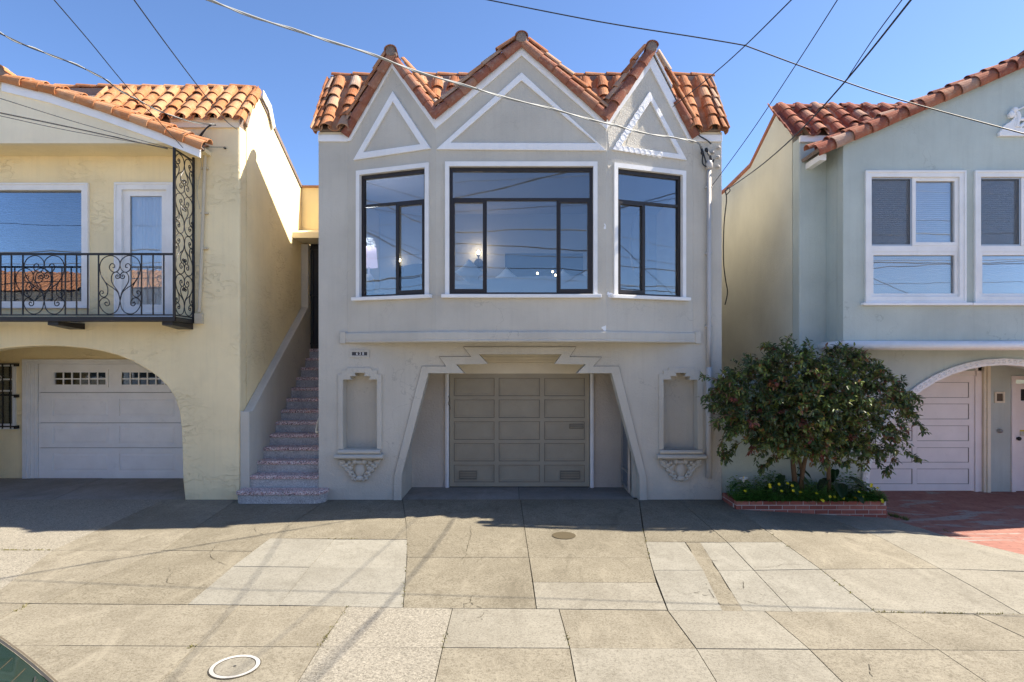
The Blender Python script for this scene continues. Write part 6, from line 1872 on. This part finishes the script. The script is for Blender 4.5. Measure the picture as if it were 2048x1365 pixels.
tl_o = bpy.data.objects.new('bed_fill_light', tl_l); COL.objects.link(tl_o); tl_o.location = c + Vector((0, 0, .24)); adopt(tl_o, tl)
ns_z = (c.z - .64)
nt = thing('night_table', (-2.35, 10.75, RF), 'dark bedside cabinet under the table lamp', 'cabinet')
mb = MB(); mb.box((c.x - .25, c.y - .2, ns_z - .04), (c.x + .3, c.y + .22, ns_z)); mb.build('top', M['blue'], nt); mb = MB(); mb.box((c.x - .23, c.y - .18, RF), (c.x + .28, c.y + .2, ns_z - .041)); mb.build('body', M['blue'], nt)
ch = thing('candle_lamp', (.95, 12.9, RF), 'small branched lamp with three lit bulbs behind the bed in the middle window', 'lamp')
mb = MB()
for x, y in ((1075, 547), (1105, 544), (1111, 551)):
    b = at(x, y, 12.9); m2 = MB(); m2.blob(b, .018, .018, .024); m2.build('bulb', emit('warm_bulb_small', (1, .75, .4), 6), ch, smooth=True); mb.tube([b - Vector((0, 0, .02)), b - Vector((0, 0, .12)), Vector((.95, 12.9, 3.5))], .006, 4)
mb.tube([(.95, 12.9, 3.5), (.95, 12.9, RF)], .012, 6); mb.build('stem', M['black'], ch)
arch_m = MB(); PA = Pl(0, 13.58); u0 = at(786, 500, 13.58).x + .06; u1 = u0 + 1.0
pts = [(u0, 2.7), (u0, 4.1)] + [(u0 + .5 - .5 * math.cos(math.pi * k / 10), 4.1 + .22 * math.sin(math.pi * k / 10)) for k in range(1, 10)] + [(u1, 4.1), (u1, 2.7)]
arch_m.plate(PA, pts, (), .012, 0); arch_m.build('arched_doorway', M['blue'], grey)
pic = thing('framed_picture', (-1.9, 13.5, 3.3), 'framed blue picture low on the wall inside the left bay window', 'picture')
mb = MB(); mb.frame(Pl(0, 13.55), -2.35, 3.1, -1.55, 3.6, .04, .03, 0); mb.build('picture_frame', M['bronze'], pic); mb = MB(); mb.pbox(Pl(0, 13.55), -2.31, 3.14, -1.59, 3.56, .02, .0); mb.build('canvas', simple('teal_canvas', (.08, .2, .28), .7, 0, .3, .5, 8), pic)
mir = thing('wall_mirror', (2.45, 12.0, 4.0), 'oval pale wall mirror inside the right bay window', 'mirror')
mb = MB(); c = at(1278, 490, 12.6); mb.blob(c, .16, .02, .62, 24, 16); mb.build('mirror_plate', simple('pale_mirror', (.40, .42, .47), .6), mir, smooth=True)
mb = MB(); mb.tube([c + Vector((math.sin(a) * .18, -.012, math.cos(a) * .65)) for a in [i * math.pi / 16 for i in range(33)]], .014, 6); mb.build('mirror_frame', M['chrome'], mir, smooth=True)

# ================================================================== THE STREET BEHIND THE CAMERA (seen in the windows)
mb = MB(); mb.box((-120, -9.0, -.6), (120, 3.715, -.25)); rd = mb.build('road', M['lightened']); tag(rd, 'asphalt road running past the houses', kind='structure')
mb = MB(); mb.box((-120, -80, -.6), (120, -9.001, -.12)); op = mb.build('far_pavement', M['c_tan']); tag(op, 'pavement on the far side of the road', kind='structure')
mb = MB(); mb.box((-300, 20.1, -.8), (300, 400, -.35)); mb.box((-300, -400, -.8), (300, -80.001, -.35)); mb.box((-300, -80, -.8), (-120.001, 20.1, -.35)); mb.box((120.001, -80, -.8), (300, 20.1, -.35)); mb.box((-120, 14.2, -.8), (120, 20.1, -.35)); gd_ = mb.build('ground', M['soil']); tag(gd_, 'ground beyond the street', kind='structure')
cols_ = [('cream', (.62, .54, .40)), ('pale blue', (.48, .54, .58)), ('tan', (.56, .46, .34)), ('white', (.72, .70, .66)), ('rose', (.58, .44, .38)), ('olive', (.42, .44, .34)), ('peach', (.66, .50, .36)), ('buff', (.58, .52, .42))]
for k in range(8):
    x0 = -30.4 + k * 7.62; nm, c = cols_[k]; h_ = (5.9 if k < 3 else 3.4) + .2 * math.sin(k * 2.3); yf = -13.0
    t = thing('row_house', (x0 + 3.8, yf, -.12), nm + ' stucco row house across the road facing the grey house', 'house', 'houses across the road')
    st_ = stucco('far_' + nm.replace(' ', '_') + '_stucco', c, .3)
    Pf = Pl(0, yf, -1, 0)
    mb = MB(); mb.box((x0 + .01, yf - 9, -.12), (x0 + 7.60, yf, h_)); mb.build('wall', st_, t)
    ez = h_ + .03; rz = h_ + 1.25
    mb = MB(); n_ = 56; vs = []
    for j in range(2):
        for i in range(n_ * 4 + 1):
            x = x0 + .05 + 7.5 * i / (n_ * 4); w_ = .04 * abs(math.sin(i * math.pi / 8)) 
            vs.append((x, yf + .25 - 1.9 * j, ez + (rz - ez) * j + w_))
    m_ = n_ * 4 + 1
    mb.add(vs, [(i, i + 1, m_ + i + 1, m_ + i) for i in range(m_ - 1)]); mb.add([(x0 + .05, yf - 1.65, rz), (x0 + 7.55, yf - 1.65, rz), (x0 + 7.55, yf - 3.6, ez), (x0 + .05, yf - 3.6, ez)], [(0, 1, 2, 3)])
    mb.build('roof', M['tile_orange'] if k % 2 else M['tile_grey'], t, recalc=False)
    for (a, b, z0, z1) in ((.6, 2.0, 1.2, 2.6), (5.6, 7.0, 1.2, 2.6)):
        f_ = MB(); f_.box((x0 + a, yf - .02, z0), (x0 + b, yf + .05, z1)); fo = f_.build('window', M['white'], t)
        g_ = MB(); g_.box((x0 + a + .1, yf + .04, z0 + .1), (x0 + b - .1, yf + .06, z1 - .1)); g_.build('pane', simple('dark_far_pane', (.03, .04, .05), .1), fo)
    g_ = MB(); g_.box((x0 + 2.2, yf - .02, -.1), (x0 + 5.2, yf + .04, 2.1)); g_.build('garage_door', M['door_white'], t)
pole = thing('utility_pole', (-6.5, -9.8, -.12), 'wooden utility pole with crossarms and street lamp across the road', 'utility pole')
mb = MB(); mb.tube([(-6.5, -9.8, -.12), (-6.5, -9.8, 11.5)], .16, 10, .11); mb.build('pole', M['bark'], pole, smooth=True)
for z in (10.8, 9.2):
    mb = MB(); mb.box((-7.6, -9.72, z), (-5.4, -9.62, z + .11)); mb.build('crossarm', M['bark'], pole)
mb = MB(); mb.tube(smooth_curve([Vector((-6.5, -9.7, 8.2)), Vector((-6.2, -9.0, 9.0)), Vector((-5.4, -8.0, 9.1)), Vector((-5.0, -7.6, 9.0))], 4), .04, 6); mb.blob((-4.8, -7.4, 8.97), .35, .2, .09); mb.build('lamp_arm', M['chrome'], pole, smooth=True)
mb = MB(); mb.lathe((-6.2, -9.5, 8.3), [(.2, 0), (.22, .1), (.22, .7), (.18, .8)], 14); mb.build('transformer', M['chrome'], pole, smooth=True)
for i, (y, z, r_, sag) in enumerate([(-9.65, 10.95, .02, .5), (-9.6, 9.4, .02, .5), (-9.7, 8.3, .05, .35), (-9.55, 7.6, .045, .4), (-9.75, 7.3, .03, .3), (-9.5, 6.9, .035, .45), (-9.7, 6.4, .02, .3)]):
    P = [Vector((-40 + 80 * k / 24, y, z + (k - 12) * .05 * ((i % 3) - 1) - 1.6 * sag * math.sin(math.pi * ((k / 24 * 80 - 6.5 + i * 3) % 40) / 40))) for k in range(25)]
    mb = MB(); mb.tube(P, r_ * .6, 5); o = mb.build('street_line', M['cable'] if i % 2 else M['cable_g'], smooth=True); tag(o, 'overhead line strung along the far side of the road', 'wire', 'lines along the road')

# ================================================================== PARKED CAR (rear corner in view)
car = thing('parked_car', (-3.7, 2.1, -.25), 'parked beige hatchback, the corner of its green tinted rear window at bottom left', 'car')
Yn, Yf, G = 1.27, 2.97, -.25
YC, HW = (Yn + Yf) / 2, (Yf - Yn) / 2
paint_c = simple('beige_car_paint', (.13, .11, .08), .25, .3, .6)
BXT, BZT, BXB, BZB = -2.575, 1.20, -2.005, .655          # rear glass: top and foot
low_ = [(-1.74, .02), (-1.68, .22), (-1.72, .50), (-1.90, .62), (-3.4, .66), (-4.5, .66), (-5.2, .56), (-5.5, .40), (-5.55, .05)]
mb = MB(); N = 11; vs = []; m_ = len(low_)
for j in range(N):
    t = j / (N - 1) * 2 - 1; sh = .14 * abs(t) ** 3
    for x, z in low_: vs.append((x + (sh if x < -3.5 else -sh), YC + t * HW, z - .05 * abs(t) ** 4))
mb.add(vs, [(j * m_ + i, j * m_ + i + 1, (j + 1) * m_ + i + 1, (j + 1) * m_ + i) for j in range(N - 1) for i in range(m_ - 1)] + [tuple(range(m_)), tuple(reversed(range((N - 1) * m_, N * m_)))])
mb.build('body', paint_c, car, bevel=.03)
TW, BW = HW - .20, HW - .075                            # half widths of the glasshouse at roof and waist
mb = MB(); vs = []
for x, z in [(BXT + .03, BZT), (-2.9, BZT + .06), (-3.4, BZT + .06), (-3.75, BZT - .03)]:
    for t in (-1, -.5, 0, .5, 1): vs.append((x - .06 * t * t * (1 if x > -3 else 0), YC + t * (TW + .03), z - .045 * t * t))
mb.add(vs, [(5 * i + k, 5 * i + k + 1, 5 * i + k + 6, 5 * i + k + 5) for i in range(3) for k in range(4)]); mb.build('roof', paint_c, car, smooth=True)
def gpos(t, u, out=0.0):
    y = YC + t * ((TW) + (BW - TW) * u) ; bow = .13 * (1 - t * t) - .06
    return Vector((BXT + (BXB - BXT) * u + bow + .03 * math.sin(math.pi * u) + out, y, BZT - .03 + (BZB - BZT + .03) * u + .03 * math.sin(math.pi * u) - .02 * t * t * (1 - u)))
def gsheet(t0, t1, u0, u1, out, nt=12, nu=8):
    mb = MB(); vs = [gpos(t0 + (t1 - t0) * j / nt, u0 + (u1 - u0) * i / nu, out) for j in range(nt + 1) for i in range(nu + 1)]
    mb.add(vs, [(j * (nu + 1) + i, j * (nu + 1) + i + 1, (j + 1) * (nu + 1) + i + 1, (j + 1) * (nu + 1) + i) for j in range(nt) for i in range(nu)]); return mb
rg = gsheet(-.955, .955, .03, .97, .0).build('rear_window', simple('dark_green_privacy_glass', (.010, .021, .0155), .06, 0, .9, .5, 2), car, smooth=True)
gk = simple('black_rubber_seal', (.02, .02, .02), .6)
for t0, t1 in ((.955, .985), (-.985, -.955)): gsheet(t0, t1, 0, 1, .004, 2, 8).build('window_seal', gk, car, smooth=True)
gsheet(-.93, .93, .97, 1.0, .004, 12, 1).build('window_seal', gk, car, smooth=True)
for t0, t1 in ((.985, 1.006), (-1.006, -.985)): gsheet(t0, t1, -.03, 1.06, .008, 3, 8).build('pillar', paint_c, car, smooth=True)
hl = simple('brown_heater_line', (.16, .08, .03), .6)
for k in range(10):
    mb = MB(); mb.tube([gpos(-.9 + 1.8 * j / 16, (k + .7) / 10.6, .003) for j in range(17)], .0006, 4); mb.build('heater_line', hl, rg)
mb = MB(); mb.tube([gpos(.9 - .5 * j / 10, .80 + .12 * math.sin(math.pi * j / 20), .004) for j in range(11)], .004, 5); mb.build('wiper', gk, car)
for s_ in (1, -1):
    mb = MB(); mb.extr([[Vector((BXT - .05, YC + s_ * (TW + .02), BZT - .05)), Vector((-3.7, YC + s_ * (TW + .02), BZT - .06)), Vector((-4.4, YC + s_ * BW, .64)), Vector((BXB - .06, YC + s_ * BW, .64))]], (0, .008, 0)); mb.build('side_window', M['glass_car'], car)
mb = MB(); mb.extr([[Vector((-3.74, YC - TW, BZT - .03)), Vector((-3.74, YC + TW, BZT - .03)), Vector((-4.45, YC + BW, .65)), Vector((-4.45, YC - BW, .65))]], (0, 0, .006)); mb.build('windscreen', M['glass_car'], car)
mb = MB(); mb.box((-4.2, YC - BW + .06, .50), (-2.05, YC + BW - .06, .54)); mb.build('parcel_shelf', M['dark'], car)
for x in (-2.3, -4.75):
    for y, s_ in ((Yn, 1), (Yf, -1)):
        mb = MB(); mb.lathe((x, y + .11 * s_, G + .30), [(.20, -.10), (.29, -.10), (.30, -.07), (.30, .07), (.29, .10), (.20, .10)], 24, 'Y'); wh = mb.build('wheel', simple('tyre_rubber', (.02, .02, .02), .8), car)
        mb = MB(); mb.lathe((x, y + .11 * s_, G + .30), [(.05, -.112), (.19, -.105), (.19, .105), (.05, .112)], 20, 'Y'); mb.build('rim', M['chrome'], wh)
for s_ in (1, -1):
    mb = MB(); mb.box((-1.90, YC + s_ * (HW - .14) - .09, .22), (-1.78, YC + s_ * (HW - .14) + .09, .44)); mb.build('tail_light', simple('red_lens', (.35, .02, .02), .2), car, bevel=.03)
